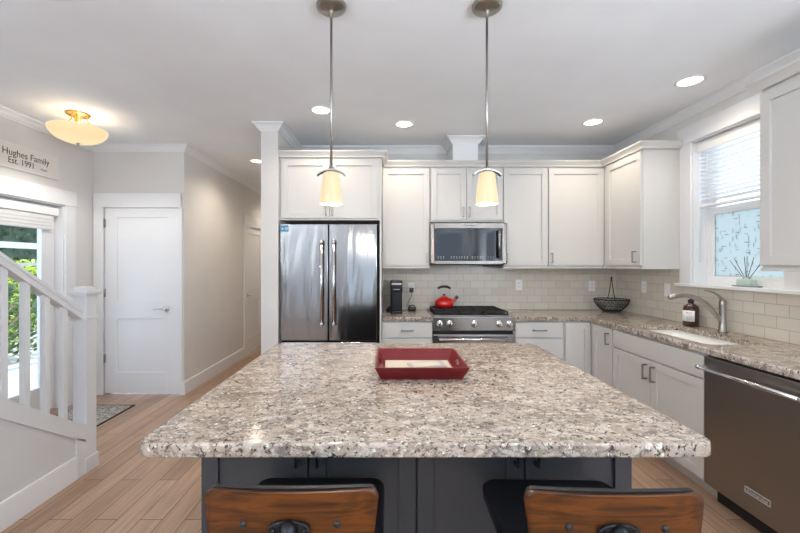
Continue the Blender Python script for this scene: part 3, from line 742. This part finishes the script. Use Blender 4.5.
# --- reed diffuser on the sill
pl = thing('plate', 'flat grey dish on the window sill under the reed diffuser', 'dish', (2.535, 2.70, 1.2465))
b = B(); lathe(b, [(0, 0.0), (0.075, 0.0), (0.082, 0.007), (0.079, 0.009), (0.070, 0.004), (0, 0.004)], 32, M=Matrix.Diagonal((0.62, 1.35, 1, 1))); obj('dish', b, mat('pewter_dish', (0.30, 0.31, 0.31), 0.4, 0.3), pl)
rd = thing('reed_diffuser', 'pale green glass reed diffuser standing on grey dish on the sill', 'diffuser', (2.535, 2.70, 1.251))
M_aqua = mat('aqua_glass', (0.52, 0.66, 0.60), 0.12)
b = B(); slab(b, rrect(-0.036, 0.036, -0.052, 0.052, 0.018), 0.0005, 0.052, bev=0.008); lathe(b, [(0.018, 0.048), (0.014, 0.055), (0.016, 0.062), (0.0, 0.062)], 16, cap=False); obj('glass_bottle', b, M_aqua, rd)
for k, (dx, dy) in enumerate(((0.01, 0.145), (-0.01, 0.085), (0.012, 0.030), (-0.006, -0.010), (0.004, -0.050), (0.0, -0.125), (-0.02, -0.140))):
    b = B(); cyl(b, (-dx*0.2, -dy*0.06, 0.02), (dx, dy, 0.215-abs(dy)*0.22), 0.0019, 6); obj('reed', b, M_text if k % 2 else M_walnut, rd)

# --- wire basket in the corner
wb = thing('wire_basket', 'dark wire fruit basket with pointed handle in the counter corner', 'basket', (2.325, 3.975, 0.9145), math.radians(72))
b = B(); H_ = 0.125
def rad(t): return 0.075+0.087*math.sin(t*PI/2)**0.85
for t_i, rr in ((0, 0.0042), (1.0, 0.0048), (0.5, 0.002)):
    r0 = rad(t_i); tube(b, [(r0*math.cos(2*PI*k/40), r0*math.sin(2*PI*k/40), 0.005+H_*t_i) for k in range(40)], rr, 6, closed=True)
for s in (-1, 1):
    for k in range(26):
        a0 = 2*PI*k/26
        tube(b, [(rad(j/6)*math.cos(a0+s*0.75*j/6), rad(j/6)*math.sin(a0+s*0.75*j/6), 0.005+H_*j/6) for j in range(7)], 0.0019, 5)
for k in range(8):
    a0 = PI*k/8; cyl(b, (0.075*math.cos(a0), 0.075*math.sin(a0), 0.005), (-0.075*math.cos(a0), -0.075*math.sin(a0), 0.005), 0.0019, 5)
obj('bowl', b, M_iron, wb)
b = B()
for s in (-1, 1):
    tube(b, spline([(s*0.160, 0, 0.130), (s*0.095, 0, 0.20), (s*0.030, 0, 0.30), (s*0.006, 0, 0.345)], 5), 0.0038, 8)
lathe(b, [(0, 0.334), (0.009, 0.340), (0.010, 0.350), (0.004, 0.362), (0, 0.366)], 12)
obj('handle', b, M_iron, wb)

# ================================================================== APPLIANCES
# --- refrigerator
fr = thing('refrigerator', 'stainless steel french door refrigerator beside the partition wall', 'refrigerator', (-0.9990, 3.500, 0))
ob_box('body', (0.004, 0.910, 0.075, 0.665, 0.02, 1.775), M_gap, fr)
for k, (x0, x1) in enumerate(((0.008, 0.4495), (0.4565, 0.898))):
    b = B(); box(b, x0, x1, 0.0, 0.070, 0.705, 1.778, 0.007, seg=3); d = obj('door', b, M_steel, fr)
    b = B(); hx = 0.397 if k == 0 else 0.507; hy = -0.050
    tube(b, [(hx, hy, 0.845), (hx, hy, 1.625)], 0.0125, 16)
    for z in (0.862, 1.608):
        cyl(b, (hx, 0.002, z), (hx, hy, z), 0.010, 12); lathe(b, [(0.0145, -0.018), (0.0150, 0), (0.0145, 0.018)], 16, c=(hx, hy, z))
    obj('handle', b, M_chrome, d)
    if k == 0:
        sn = ob_box('sticker', (0.017, 0.088, -0.0012, 0.0004, 1.705, 1.762), M_blue, d, label='small blue label with white print')
        b = B(); text_mesh(b, 'e', 0.045, Matrix.Translation((0.022, -0.0014, 1.722)) @ Matrix.Rotation(PI/2, 4, 'X'), 0.0004)
        for q in range(3): box(b, 0.054, 0.082, -0.0018, -0.001, 1.722+q*0.010, 1.726+q*0.010)
        obj('print', b, M_white, sn)
b = B(); box(b, 0.006, 0.900, 0.0, 0.070, 0.06, 0.692, 0.007, seg=3); d = obj('freezer_drawer', b, M_steel, fr)
b = B(); tube(b, [(0.10, -0.05, 0.60), (0.806, -0.05, 0.60)], 0.0125, 16)
for x in (0.13, 0.776): cyl(b, (x, 0.002, 0.60), (x, -0.05, 0.60), 0.010, 12)
obj('handle', b, M_chrome, d)

# --- microwave
mw = thing('microwave', 'stainless over-the-range microwave with black glass door', 'microwave', (0.4185, 3.775, 1.396))
ob_box('body', (0.004, 0.736, 0.03, 0.400, 0, 0.422), M_gap, mw)
b = B(); box(b, 0.0, 0.757, 0.0, 0.03, 0.012, 0.076-0.030, 0.003); box(b, 0, 0.757, 0, 0.03, 0.366, 0.420, 0.003)
box(b, 0.0, 0.046, -0.004, 0.03, 0.012, 0.420, 0.010); box(b, 0.711, 0.757, -0.004, 0.03, 0.012, 0.420, 0.010); df = obj('door_frame', b, M_steelmw, mw)
ob_box('door_glass', (0.046, 0.711, 0.004, 0.03, 0.046, 0.366), M_glassblk, mw, label='black glass')
b = B(); cyl(b, (0.672, -0.036, 0.068), (0.672, -0.036, 0.345), 0.012, 16)
for z in (0.082, 0.331): cyl(b, (0.672, 0.006, z), (0.672, -0.036, z), 0.008, 10)
obj('handle', b, M_steelx, mw)
ob_box('badge', (0.330, 0.442, -0.003, 0.001, 0.382, 0.405), M_grayp, df)
b = B(); text_mesh(b, 'KitchenAid', 0.020, Matrix.Translation((0.386, -0.0036, 0.3865)) @ Matrix.Rotation(PI/2, 4, 'X'), 0.0004, 'CENTER'); obj('badge_lettering', b, M_text, [o for o in COL.objects if o.name.startswith('badge')][0])
b = B()
for row, z in enumerate((0.070, 0.083)):
    for q in range(22):
        if q in (3, 4, 12, 18): continue
        box(b, 0.075+q*0.026, 0.083+q*0.026, 0.0030, 0.0042, z, z+0.004)
obj('key_print', b, M_grayp, mw)
b = B(); box(b, 0.56, 0.73, 0.05, 0.18, -0.012, 0.0); obj('light_housing', b, M_gap, mw)

# --- gas range
rg = thing('gas_range', 'stainless slide-in gas range with black grates below microwave', 'stove', (0.4195, 3.560, 0))
b = B(); box(b, 0, 0.761, 0.05, 0.615, 0.02, 0.905); obj('body', b, M_gap, rg)
b = B(); box(b, 0, 0.761, 0.0, 0.06, 0.785, 0.915, 0.006)
cp = obj('control_panel', b, M_steelx, rg)
b = B(); box(b, -0.001+0.001, 0.761, 0.055, 0.617, 0.900, 0.922, 0.005); obj('cooktop', b, M_steelx, rg)
ob_box('cooktop_well', (0.03, 0.731, 0.08, 0.59, 0.9225, 0.9265), M_iron, rg)
for x in (0.065, 0.158, 0.388, 0.620, 0.712):
    b = B(); Mk = Matrix.Translation((x, 0.0, 0.852)) @ Matrix.Rotation(PI/2, 4, 'X')
    lathe(b, [(0.033, 0), (0.033, 0.006), (0.025, 0.008), (0.023, 0.034), (0.018, 0.037), (0, 0.037)], 22, M=Mk); box(b, x-0.005, x+0.005, -0.044, -0.030, 0.832, 0.872, 0.002)
    obj('knob', b, M_chrome, rg)
b = B(); box(b, 0.0, 0.761, 0.0, 0.05, 0.20, 0.752, 0.006); od = obj('oven_door', b, M_steelx, rg)
ob_box('oven_window', (0.10, 0.66, -0.001, 0.004, 0.32, 0.60), M_glassblk, od, label='black glass')
b = B(); cyl(b, (0.05, -0.055, 0.715), (0.711, -0.055, 0.715), 0.013, 16)
for x in (0.075, 0.686): tube(b, [(x, 0.002, 0.690), (x, -0.03, 0.700), (x, -0.055, 0.715)], 0.010, 10)
obj('handle', b, M_chrome, od)
ob_box('storage_drawer', (0.0, 0.761, 0.0, 0.05, 0.06, 0.192), M_steelx, rg, 0.006)
for k in range(3):    # three cast-iron grates
    b = B(); x0 = 0.035+k*0.2335; x1 = x0+0.226; y0, y1 = 0.085, 0.588; zt, zb = 0.944, 0.957
    for x in (x0, (x0+x1)/2-0.006, x1-0.012): box(b, x, x+0.012, y0, y1, zt, zb, 0.002)
    for y in (y0, y0+0.12, (y0+y1)/2-0.006, y1-0.13, y1-0.012): box(b, x0, x1, y, y+0.012, zt, zb, 0.002)
    for x in (x0, x1-0.012):
        for y in (y0, y1-0.012): box(b, x, x+0.012, y, y+0.012, 0.9265, zt)
    obj('grate', b, M_iron, rg)
for x, y, r in ((0.148, 0.215, 0.045), (0.148, 0.465, 0.036), (0.381, 0.335, 0.050), (0.613, 0.215, 0.05), (0.613, 0.465, 0.036)):
    b = B(); lathe(b, [(r*1.25, 0.9266), (r*1.2, 0.932), (r, 0.934), (r, 0.941), (r*0.8, 0.9435), (0, 0.9435)], 20, c=(x, y, 0)); obj('burner', b, M_iron, rg)

# --- dishwasher
dw = thing('dishwasher', 'dark stainless dishwasher right of the sink cabinet', 'dishwasher', (1.874, 2.270, 0), -PI/2)
ob_box('body', (0.004, 0.600, 0.030, 0.600, 0.10, 0.870), M_gap, dw)
b = B(); box(b, 0.004, 0.600, 0.0, 0.028, 0.112, 0.862, 0.004); dd = obj('door', b, M_steeldw, dw)
b = B(); cyl(b, (0.012, -0.045, 0.800), (0.592, -0.045, 0.800), 0.0115, 16)
for x in (0.020, 0.584): lathe(b, [(0.013, -0.012), (0.015, 0), (0.013, 0.012)], 14, M=Matrix.Translation((x, -0.045, 0.80)) @ Matrix.Rotation(PI/2, 4, 'Y')); cyl(b, (x, 0.002, 0.800), (x, -0.045, 0.800), 0.009, 10)
obj('handle', b, M_chrome, dd)
b = B()
for x0, x1, z0_, z1_ in ((0.265, 0.400, 0.2115, 0.2145), (0.265, 0.400, 0.2395, 0.2425), (0.265, 0.268, 0.2115, 0.2425), (0.397, 0.400, 0.2115, 0.2425)): box(b, x0, x1, -0.003, 0.0005, z0_, z1_)
text_mesh(b, 'KitchenAid', 0.024, Matrix.Translation((0.3325, -0.0022, 0.2185)) @ Matrix.Rotation(PI/2, 4, 'X'), 0.0008, 'CENTER')
obj('badge', b, M_grayp, dd)
ob_box('toe_panel', (0.004, 0.600, 0.080, 0.10, 0.0, 0.10), M_gap, dw)

# ================================================================== SMALL THINGS ON THE COUNTER
# kettle
kt = thing('tea_kettle', 'shiny red tea kettle on the rear left burner of the range', 'kettle', (0.590, 4.015, 0.9575))
b = B(); lathe(b, [(0, 0), (0.078, 0), (0.094, 0.010), (0.101, 0.035), (0.096, 0.062), (0.076, 0.088), (0.045, 0.103), (0.036, 0.106), (0.033, 0.112), (0, 0.116)], 32); bd = obj('kettle_body', b, M_red, kt)
b = B(); lathe(b, [(0.007, 0.114), (0.007, 0.122), (0.015, 0.128), (0.015, 0.136), (0.0, 0.141)], 16); obj('lid_knob', b, M_black, kt)
b = B(); tube(b, spline([(0.075, 0, 0.055), (0.105, 0, 0.075), (0.128, 0, 0.098)], 4), [0.022, 0.021, 0.020, 0.019, 0.018, 0.016, 0.015, 0.014, 0.013], 14); obj('spout', b, M_red, kt)
b = B(); tube(b, [(0.120, 0, 0.092), (0.133, 0, 0.104), (0.142, 0, 0.116)], [0.017, 0.017, 0.012], 12); obj('whistle', b, M_black, kt)
b = B()
for s in (-1, 1): tube(b, spline([(s*0.072, 0, 0.085), (s*0.082, 0, 0.13), (s*0.078, 0, 0.175), (s*0.058, 0, 0.200)], 5), 0.0045, 8, flat=0.8)
ha = obj('handle_arms', b, M_chrome, kt)
b = B(); tube(b, spline([(-0.068, 0, 0.196), (-0.035, 0, 0.213), (0, 0, 0.217), (0.035, 0, 0.213), (0.068, 0, 0.196)], 4), [0.008]+[0.0125]*15+[0.008], 10); obj('handle_grip', b, M_black, ha)

# coffee maker
cm = thing('coffee_maker', 'slim black single-serve coffee maker beside the refrigerator', 'coffee maker', (0.085, 3.80, 0.9145))
M_navy = mat('coffee_maker_plastic', (0.006, 0.007, 0.012), 0.35, spec=0.35)
b = B(); slab(b, rrect(-0.060, 0.060, 0.0, 0.26, 0.018), 0.0, 0.025, bev=0.004); obj('base', b, M_navy, cm)
b = B(); slab(b, rrect(-0.060, 0.060, 0.11, 0.26, 0.018), 0.025, 0.225, bev=0.002); obj('tank', b, M_navy, cm)
b = B(); slab(b, rrect(-0.060, 0.060, 0.0, 0.26, 0.018), 0.215, 0.325, bev=0.006); hd = obj('brew_head', b, M_navy, cm)
b = B(); box(b, -0.050, 0.050, -0.003, 0.004, 0.288, 0.305, 0.002); obj('trim_band', b, M_grayp, hd)
b = B(); box(b, -0.030, 0.030, -0.003, 0.003, 0.240, 0.2455); obj('label_strip', b, M_grayp, hd)
ob_box('front_column', (-0.050, 0.050, 0.012, 0.12, 0.025, 0.220), M_navy, cm, 0.01)
b = B(); tube(b, spline([(-0.045, 0.24, 0.05), (-0.085, 0.27, 0.03), (-0.10, 0.22, 0.008), (-0.075, 0.18, 0.008), (-0.09, 0.27, 0.010), (-0.06, 0.30, 0.02)], 5), 0.006, 8); obj('power_cord', b, M_black, cm)

# outlets and switches
def outlet(label, loc, rz, kind='outlet', group=None):
    t = thing('wall_outlet' if kind == 'outlet' else 'wall_switch', label, kind, loc, rz, group)
    b = B(); box(b, -0.035, 0.035, -0.005, 0.0, -0.057, 0.057, 0.002); obj('cover_plate', b, M_white, t)
    if kind == 'outlet':
        for z in (-0.020, 0.020):
            b = B(); box(b, -0.016, 0.016, -0.008, -0.004, z-0.013, z+0.013, 0.003); f = obj('socket', b, M_white, t)
            b = B()
            for x in (-0.006, 0.006): box(b, x-0.0012, x+0.0012, -0.0086, -0.0078, z-0.004, z+0.006)
            obj('slot', b, M_black, f)
    else:
        b = B(); box(b, -0.016, 0.016, -0.009, -0.004, -0.033, 0.033, 0.003); obj('rocker', b, M_white, t)
    return t
yb = BK-0.0083; xr = RT-0.0083
outlet('white outlet on back wall tile just right of the range', (1.430, yb, 1.182), 0)
outlet('white outlet on back wall tile above the wire basket', (2.225, yb, 1.172), 0)
outlet('white outlet on right wall tile nearer the corner', (xr, 3.715, 1.186), -PI/2)
outlet('white rocker switch on right wall tile nearer the window', (xr, 3.405, 1.178), -PI/2, 'switch')
outlet('white outlet behind coffee maker with a black plug in it', (0.255, yb, 1.155), 0)
pg = thing('charger_plug', 'black power adapter plugged into the outlet by coffee maker', 'plug', (0.255, yb-0.0092, 1.128))
ob_box('adapter', (-0.022, 0.022, -0.040, 0.0, -0.025, 0.025), M_black, pg, 0.004)
b = B(); tube(b, spline([(0, -0.02, -0.024), (0.0, -0.028, -0.06), (-0.025, -0.03, -0.11), (-0.040, -0.032, -0.15), (-0.032, -0.045, -0.178), (-0.020, -0.062, -0.190)], 5), 0.0026, 8); obj('cord', b, M_black, pg)
sp = thing('small_speaker', 'small black rounded gadget on counter under the plug', 'gadget', (0.258, 4.085, 0.9145))
b = B(); slab(b, rrect(-0.042, 0.042, -0.030, 0.030, 0.02), 0.0, 0.034, bev=0.008); obj('case', b, M_black, sp)
b = B(); tube(b, spline([(-0.030, 0, 0.032), (-0.020, 0, 0.050), (0.015, 0, 0.054), (0.034, 0, 0.036)], 4), 0.006, 8); obj('strap', b, M_black, sp)

# serving tray
ty = thing('serving_tray', 'red stained wooden serving tray with cut-out handles on island', 'tray', (0.142, 1.775, 0.9145))
b = B(); hb, ht, dz = (0.172, 0.155), (0.197, 0.190), 0.058; th = 0.009
def tside(a, c):   # a,c corner indices walking the rectangle
    pass
cb_ = [(-hb[0], -hb[1]), (hb[0], -hb[1]), (hb[0], hb[1]), (-hb[0], hb[1])]; ct_ = [(-ht[0], -ht[1]), (ht[0], -ht[1]), (ht[0], ht[1]), (-ht[0], ht[1])]
def inset(ps, t): return [(x-math.copysign(t, x), y-math.copysign(t, y)) for x, y in ps]
O0 = [b.verts.new((x, y, 0)) for x, y in cb_]; O1 = [b.verts.new((x, y, dz)) for x, y in ct_]
I1 = [b.verts.new((x, y, dz)) for x, y in inset(ct_, th)]; I0 = [b.verts.new((x, y, 0.007)) for x, y in inset(cb_, th)]
for i in range(4):
    j = (i+1) % 4
    if i in (0, 2):
        b.faces.new((O0[i], O0[j], O1[j], O1[i])); b.faces.new((I0[i], I1[i], I1[j], I0[j])); b.faces.new((O1[i], O1[j], I1[j], I1[i]))
    else:   # ends with an oval hand hole
        N = 20; A = Vector(); 
        def P(u, v, inn):
            q0, q1, q2, q3 = (I0[i].co, I0[j].co, I1[i].co, I1[j].co) if inn else (O0[i].co, O0[j].co, O1[i].co, O1[j].co)
            return q0.lerp(q1, u).lerp(q2.lerp(q3, u), v)
        hs = []
        for inn in (False, True):
            hs.append([b.verts.new(P(0.5+0.14*math.cos(2*PI*k/N), 0.62+0.20*math.sin(2*PI*k/N), inn)) for k in range(N)])
            c4 = [I0[j], I1[j], I1[i], I0[i]] if inn else [O0[j], O1[j], O1[i], O0[i]]   # at angles -45, 45, 135, 225
            H = hs[-1]
            for q in range(4):
                a0 = (q*5-2) % N
                corner0, corner1 = c4[q], c4[(q+1) % 4]
                seq = [H[(a0+m) % N] for m in range(6)]
                b.faces.new([corner0]+seq+[corner1] if True else [])
        for k in range(N): b.faces.new((hs[0][k], hs[0][(k+1) % N], hs[1][(k+1) % N], hs[1][k]))
        b.faces.new((O1[i], O1[j], I1[j], I1[i]))
b.faces.new(O0[::-1]); b.faces.new(I0)
bmesh.ops.triangulate(b, faces=[f for f in b.faces if len(f.verts) > 4])
obj('tray_box', b, M_trayw, ty)
M_paper = mat('cream_paper', (0.48, 0.44, 0.35), 0.7)
tp = thing('paper_sheet', 'cream sheet of paper lying flat in the red tray', 'paper', (0.142, 1.775, 0.9222))
ob_box('sheet', (-0.155, 0.155, -0.138, 0.138, 0, 0.0008), M_paper, tp)
tl_ = thing('folded_leaflet', 'folded grey leaflet with dark edge lying on paper in the tray', 'leaflet', (0.185, 1.80, 0.9235), math.radians(8))
b = B(); box(b, -0.085, 0.085, -0.060, 0.060, 0, 0.0015); box(b, -0.085, 0.080, -0.055, 0.060, 0.0015, 0.0030, M=Matrix.Rotation(math.radians(-3), 4, 'Y') @ Matrix.Translation((0, 0, 0.004))); obj('pages', b, mat('leaflet_grey', (0.30, 0.28, 0.31), 0.5), tl_)
b = B(); box(b, -0.07, 0.06, -0.035, 0.040, 0.0085, 0.0092, M=Matrix.Rotation(math.radians(-3), 4, 'Y')); obj('cover_picture', b, M_paper, tl_)

# ================================================================== BAR STOOLS
def make_stool():
    t = thing('bar_stool', 'left walnut bar stool with black padded seat tucked under the island', 'stool', (-0.2235, 1.09, 0), 0)
    # local: back at -y, island at +y
    b = B(); slab(b, rrect(-0.212, 0.212, -0.20, 0.215, 0.045, 6), 0.628, 0.680, bev=0.016, res=4)
    for f in b.faces: f.smooth = abs(f.normal.z) < 0.99
    obj('seat_cushion', b, M_vinyl, t)
    b = B(); slab(b, rrect(-0.200, 0.200, -0.195, 0.20, 0.045, 6), 0.608, 0.6245, bev=0.004); obj('seat_shell', b, M_walnut, t)
    # backrest: curved ply with rounded corners
    def pan(W, z0, z1, r, yf, t_, taper, bow=0.0, bulge=0.0):
        bm = B(); nz, nx = 22, 24; rows = []
        hh = z1-z0
        for side in (0, 1):
            R = []
            for a in range(nz+1):
                v = 0.5-0.5*math.cos(PI*a/nz); z = z0+hh*v; d = min(z-z0, z1-z)
                w_ = W-taper*(1-v); 
                if d < r: w_ -= r-math.sqrt(max(0, r*r-(r-d)**2))
                row = []
                for c in range(nx+1):
                    u = -1+2*c/nx; x = u*w_; y = yf(x)+(t_ if side else 0)+ (bulge*(1-u**4)*(1-(2*v-1)**4) if side else 0)
                    row.append(bm.verts.new((x, y, z+bow*(1-u*u)*v)))
                R.append(row)
            rows.append(R)
        for side in (0, 1):
            R = rows[side]
            for a in range(nz):
                for c in range(nx):
                    f = bm.faces.new((R[a][c], R[a][c+1], R[a+1][c+1], R[a+1][c])); f.smooth = True
        F_, K = rows
        for a in range(nz):
            for c in (0, nx): bm.faces.new((F_[a][c], F_[a+1][c], K[a+1][c], K[a][c]))
        for c in range(nx):
            for a in (0, nz): bm.faces.new((F_[a][c], K[a][c], K[a][c+1], F_[a][c+1]))
        return bm
    cur = lambda x: -0.222+0.35*x*x
    bk = obj('backrest', pan(0.204, 0.695, 0.881, 0.022, cur, 0.011, 0.022), M_walnut, t)
    obj('back_cushion', pan(0.199, 0.700, 0.8835, 0.022, lambda x: cur(x)+0.0115, 0.012, 0.022, 0.002, 0.010), M_vinyl, bk)
    b = B(); Mx = Matrix.Translation((0, -0.2225, 0.803)) @ Matrix.Rotation(PI/2, 4, 'X')
    slab(b, [(0.048*math.cos(2*PI*k/32)*(1.0), 0.021*math.sin(2*PI*k/32)) for k in range(32)], 0.0, 0.010, bev=0.003, M=Mx)
    for s in (-1, 1): lathe(b, [(0.006, 0.008), (0.006, 0.014), (0.003, 0.017), (0, 0.017)], 12, c=(0.035*s, 0, 0), M=Mx)
    obj('bracket_plate', b, M_blackmetal, bk)
    b = B(); lathe(b, [(0.022, 0.006), (0.021, 0.018), (0.016, 0.026), (0.008, 0.031), (0, 0.032)], 22, M=Mx); obj('bracket_dome', b, M_blackmetal, bk)
    for s in (-1, 1):
        b = B(); lathe(b, [(0.0085, -0.004), (0.0085, 0.002), (0.006, 0.005), (0, 0.005)], 14, M=Matrix.Translation((s*0.107, -0.222+0.35*0.107**2, 0.808)) @ Matrix.Rotation(PI/2, 4, 'X')); obj('screw_cap', b, M_black, bk)
    b = B()
    tube(b, spline([(0, -0.238, 0.782), (0, -0.252, 0.74), (0, -0.250, 0.66), (0, -0.20, 0.604), (0, -0.08, 0.596), (0, 0, 0.596)], 6), 0.011, 12, flat=1.6); obj('back_bracket', b, M_blackmetal, t)
    b = B(); lathe(b, [(0.075, 0.604), (0.075, 0.596), (0.030, 0.585), (0.028, 0.50), (0.060, 0.485), (0.060, 0.470), (0, 0.470)], 24); obj('swivel_hub', b, M_blackmetal, t)
    for k in range(4):
        a = PI/4+k*PI/2; b = B()
        tube(b, [(0.045*math.cos(a), 0.045*math.sin(a), 0.50), (0.15*math.cos(a), 0.15*math.sin(a), 0.30), (0.235*math.cos(a), 0.235*math.sin(a), 0.0)], [0.019, 0.017, 0.012], 12, flat=0.75)
        obj('leg', b, M_walnut, t)
    b = B(); rr = 0.178; tube(b, [(rr*math.cos(2*PI*k/40), rr*math.sin(2*PI*k/40), 0.215) for k in range(40)], 0.0085, 10, closed=True); obj('foot_ring', b, M_blackmetal, t)
    return t
s1 = make_stool()
s2 = copy_tree(s1); s2.location = (0.520, 1.078, 0); s2.rotation_euler = (0, 0, math.radians(-1.2))
s2['label'] = 'right walnut bar stool with black padded seat tucked under the island'
for s in (s1, s2): s['group'] = 'bar stools at the island'

# ================================================================== LAMPS
def pendant(loc, label):
    t = thing('pendant_lamp', label, 'pendant lamp', loc, 0, 'pendant lamps over the island')
    # origin on the ceiling
    b = B(); lathe(b, [(0.070, 0), (0.074, -0.006), (0.072, -0.016), (0.060, -0.022), (0.046, -0.026), (0.018, -0.030), (0.010, -0.036), (0.008, -0.062), (0, -0.062)], 36); obj('canopy', b, M_nickel, t)
    b = B(); cyl(b, (0, 0, -0.05), (0, 0, -0.815), 0.0062, 14); lathe(b, [(0.009, -0.800), (0.012, -0.806), (0.012, -0.820), (0.020, -0.824), (0.020, -0.838), (0, -0.838)], 18); obj('rod', b, M_nickel, t)
    b = B()
    pts = [(0.068*math.sin(a)/math.sin(0.95), 0, -0.813-0.062*(1-math.cos(a))) for a in [(-0.95+1.9*k/14) for k in range(15)]]
    for (x0, _, z0_), (x1, _, z1_) in zip(pts, pts[1:]):
        vs = [b.verts.new(p) for p in ((x0, -0.016, z0_), (x1, -0.016, z1_), (x1, 0.016, z1_), (x0, 0.016, z0_), (x0, -0.016, z0_-0.008), (x1, -0.016, z1_-0.008), (x1, 0.016, z1_-0.008), (x0, 0.016, z0_-0.008))]
        for f in [(0,1,2,3),(7,6,5,4),(0,4,5,1),(2,6,7,3)]: b.faces.new([vs[i] for i in f])
    bmesh.ops.remove_doubles(b, verts=b.verts, dist=1e-5)
    obj('arched_bracket', b, M_nickel, t)
    b = B(); zt = -0.836
    lathe(b, [(0.004, zt+0.008), (0.030, zt+0.006), (0.038, zt), (0.041, zt-0.02), (0.049, zt-0.08), (0.0545, zt-0.140), (0.0545, zt-0.150), (0.0515, zt-0.150), (0.046, zt-0.08), (0.037, zt-0.01), (0.004, zt-0.004)], 32, cap=False); sh = obj('lamp_shade', b, M_shade, t)
    b = B(); lathe(b, [(0, -0.850), (0.014, -0.852), (0.016, -0.872), (0.028, -0.908), (0.028, -0.930), (0.018, -0.950), (0, -0.955)], 20); obj('bulb', b, M_bulb, t)
    l = bpy.data.lights.new('pendant_light', 'POINT'); l.energy = 11; l.color = (1, 0.88, 0.74); l.shadow_soft_size = 0.025
    lo = bpy.data.objects.new('pendant_light', l); COL.objects.link(lo); lo.parent = t; lo.location = (0, 0, -1.002)
pendant((-0.281, 1.892, CEIL-0.0005), 'left of the two nickel pendant lamps over the island')
pendant((0.490, 1.892, CEIL-0.0005), 'right of the two nickel pendant lamps over the island')

for k, (x, y, lab) in enumerate(((-0.557, 3.174, 'recessed downlight in ceiling in front of the refrigerator'), (0.146, 3.489, 'recessed downlight in ceiling between the two pendants'),
                      (1.846, 3.441, 'recessed downlight in ceiling near the back right corner'), (2.114, 2.674, 'recessed downlight in ceiling in front of the window'), (-1.622, 4.731, 'recessed downlight in the hallway ceiling'), (-1.622, 6.70, 'unseen downlight added to brighten the hallway behind the partition wall'))):  # last entry is an unseen fitting added to brighten the hall
    t = thing('recessed_downlight', lab, 'ceiling light', (x, y, CEIL-0.0005), 0, 'recessed ceiling downlights')
    b = B(); lathe(b, [(0.092, 0), (0.092, -0.003), (0.076, -0.006), (0.072, -0.003), (0.072, 0)], 36, cap=False); obj('trim_ring', b, M_white, t)
    b = B(); lathe(b, [(0, -0.0015), (0.0725, -0.0015)], 32, cap=False); obj('lens', b, M_lens, t)
    l = bpy.data.lights.new('downlight', 'SPOT'); l.energy = 40 if y > 4 else 23; l.color = (1, 0.87, 0.71); l.spot_size = math.radians(150); l.spot_blend = 0.8; l.shadow_soft_size = 0.07
    lo = bpy.data.objects.new('downlight', l); COL.objects.link(lo); lo.parent = t; lo.location = (0, 0, -0.02)

# semi-flush lamp over the entry
t = thing('ceiling_lamp', 'glowing alabaster bowl ceiling lamp with brass mount above entry', 'ceiling light', (-2.640, 3.255, CEIL-0.0005))
b = B(); lathe(b, [(0, 0), (0.088, 0), (0.090, -0.006), (0.080, -0.016), (0.050, -0.020), (0.030, -0.026), (0.022, -0.030), (0.020, -0.120), (0, -0.120)], 32); obj('canopy', b, M_brass, t)
b = B()
for k in range(3):
    a = 2*PI*k/3+0.5; tube(b, spline([(0.060*math.cos(a), 0.060*math.sin(a), -0.014), (0.064*math.cos(a), 0.064*math.sin(a), -0.055), (0.100*math.cos(a), 0.100*math.sin(a), -0.100), (0.160*math.cos(a), 0.160*math.sin(a), -0.140)], 5), 0.005, 8)
obj('arms', b, M_brass, t)
b = B(); R0 = 0.208; pr = []
for k in range(13):
    a = PI/2*k/12; pr.append((R0*math.cos(a)**0.9 if k < 12 else 0, -0.132-0.118*math.sin(a)))
pi_ = [(max(0, r-0.006), z+0.005) for r, z in pr[::-1]]
lathe(b, pr+pi_, 44, cap=False)
bmesh.ops.remove_doubles(b, verts=b.verts, dist=1e-6); obj('glass_bowl', b, M_bowl, t)
b = B(); lathe(b, [(0, -0.238), (0.014, -0.249), (0.014, -0.254), (0.008, -0.259), (0.010, -0.264), (0.004, -0.272), (0, -0.273)], 16); obj('finial', b, M_nickel, t)
l = bpy.data.lights.new('bowl_light', 'POINT'); l.energy = 3; l.color = (1, 0.86, 0.68); l.shadow_soft_size = 0.05
lo = bpy.data.objects.new('bowl_light', l); COL.objects.link(lo); lo.parent = t; lo.location = (0.05, 0.02, -0.175)

t0_ = t
# ================================================================== WALL SIGN
M_signb = painted('sign_board', (0.74, 0.71, 0.67), 0.7)
sg = thing('wall_sign', 'pale wooden family name sign above the entry door', 'sign', (LF+0.001, 3.345, 2.212))
ob_box('board', (0, 0.014, -0.325, 0.325, 0, 0.216), M_signb, sg, 0.002)
b = B(); Mr = Matrix(((0, 0, 1, 0.0146), (1, 0, 0, 0), (0, 1, 0, 0), (0, 0, 0, 1)))
def T(x, y): return Matrix.Translation((0, x, y)) @ Mr
text_mesh(b, 'Hughes Family', 0.080, T(-0.215, 0.112), 0.0006, stretch=0.94)
text_mesh(b, 'Est. 1991', 0.076, T(-0.165, 0.046), 0.0006, stretch=0.86)
obj('lettering', b, M_text, sg)
b = B()
for s in (0, 0.006): tube(b, spline([(0.0150, 0.135, 0.060-s), (0.0150, 0.152, 0.066-s), (0.0150, 0.168, 0.056-s), (0.0150, 0.186, 0.064-s), (0.0150, 0.200, 0.058-s)], 4), 0.0012, 6)
obj('flourish', b, M_text, sg)

l = bpy.data.lights.new('bowl_downlight', 'SPOT'); l.energy = 17; l.color = (1, 0.94, 0.86); l.shadow_soft_size = 0.05; l.spot_size = math.radians(165); l.spot_blend = 0.5
lo = bpy.data.objects.new('bowl_downlight', l); COL.objects.link(lo); lo.parent = t0_; lo.location = (0, 0, -0.345)
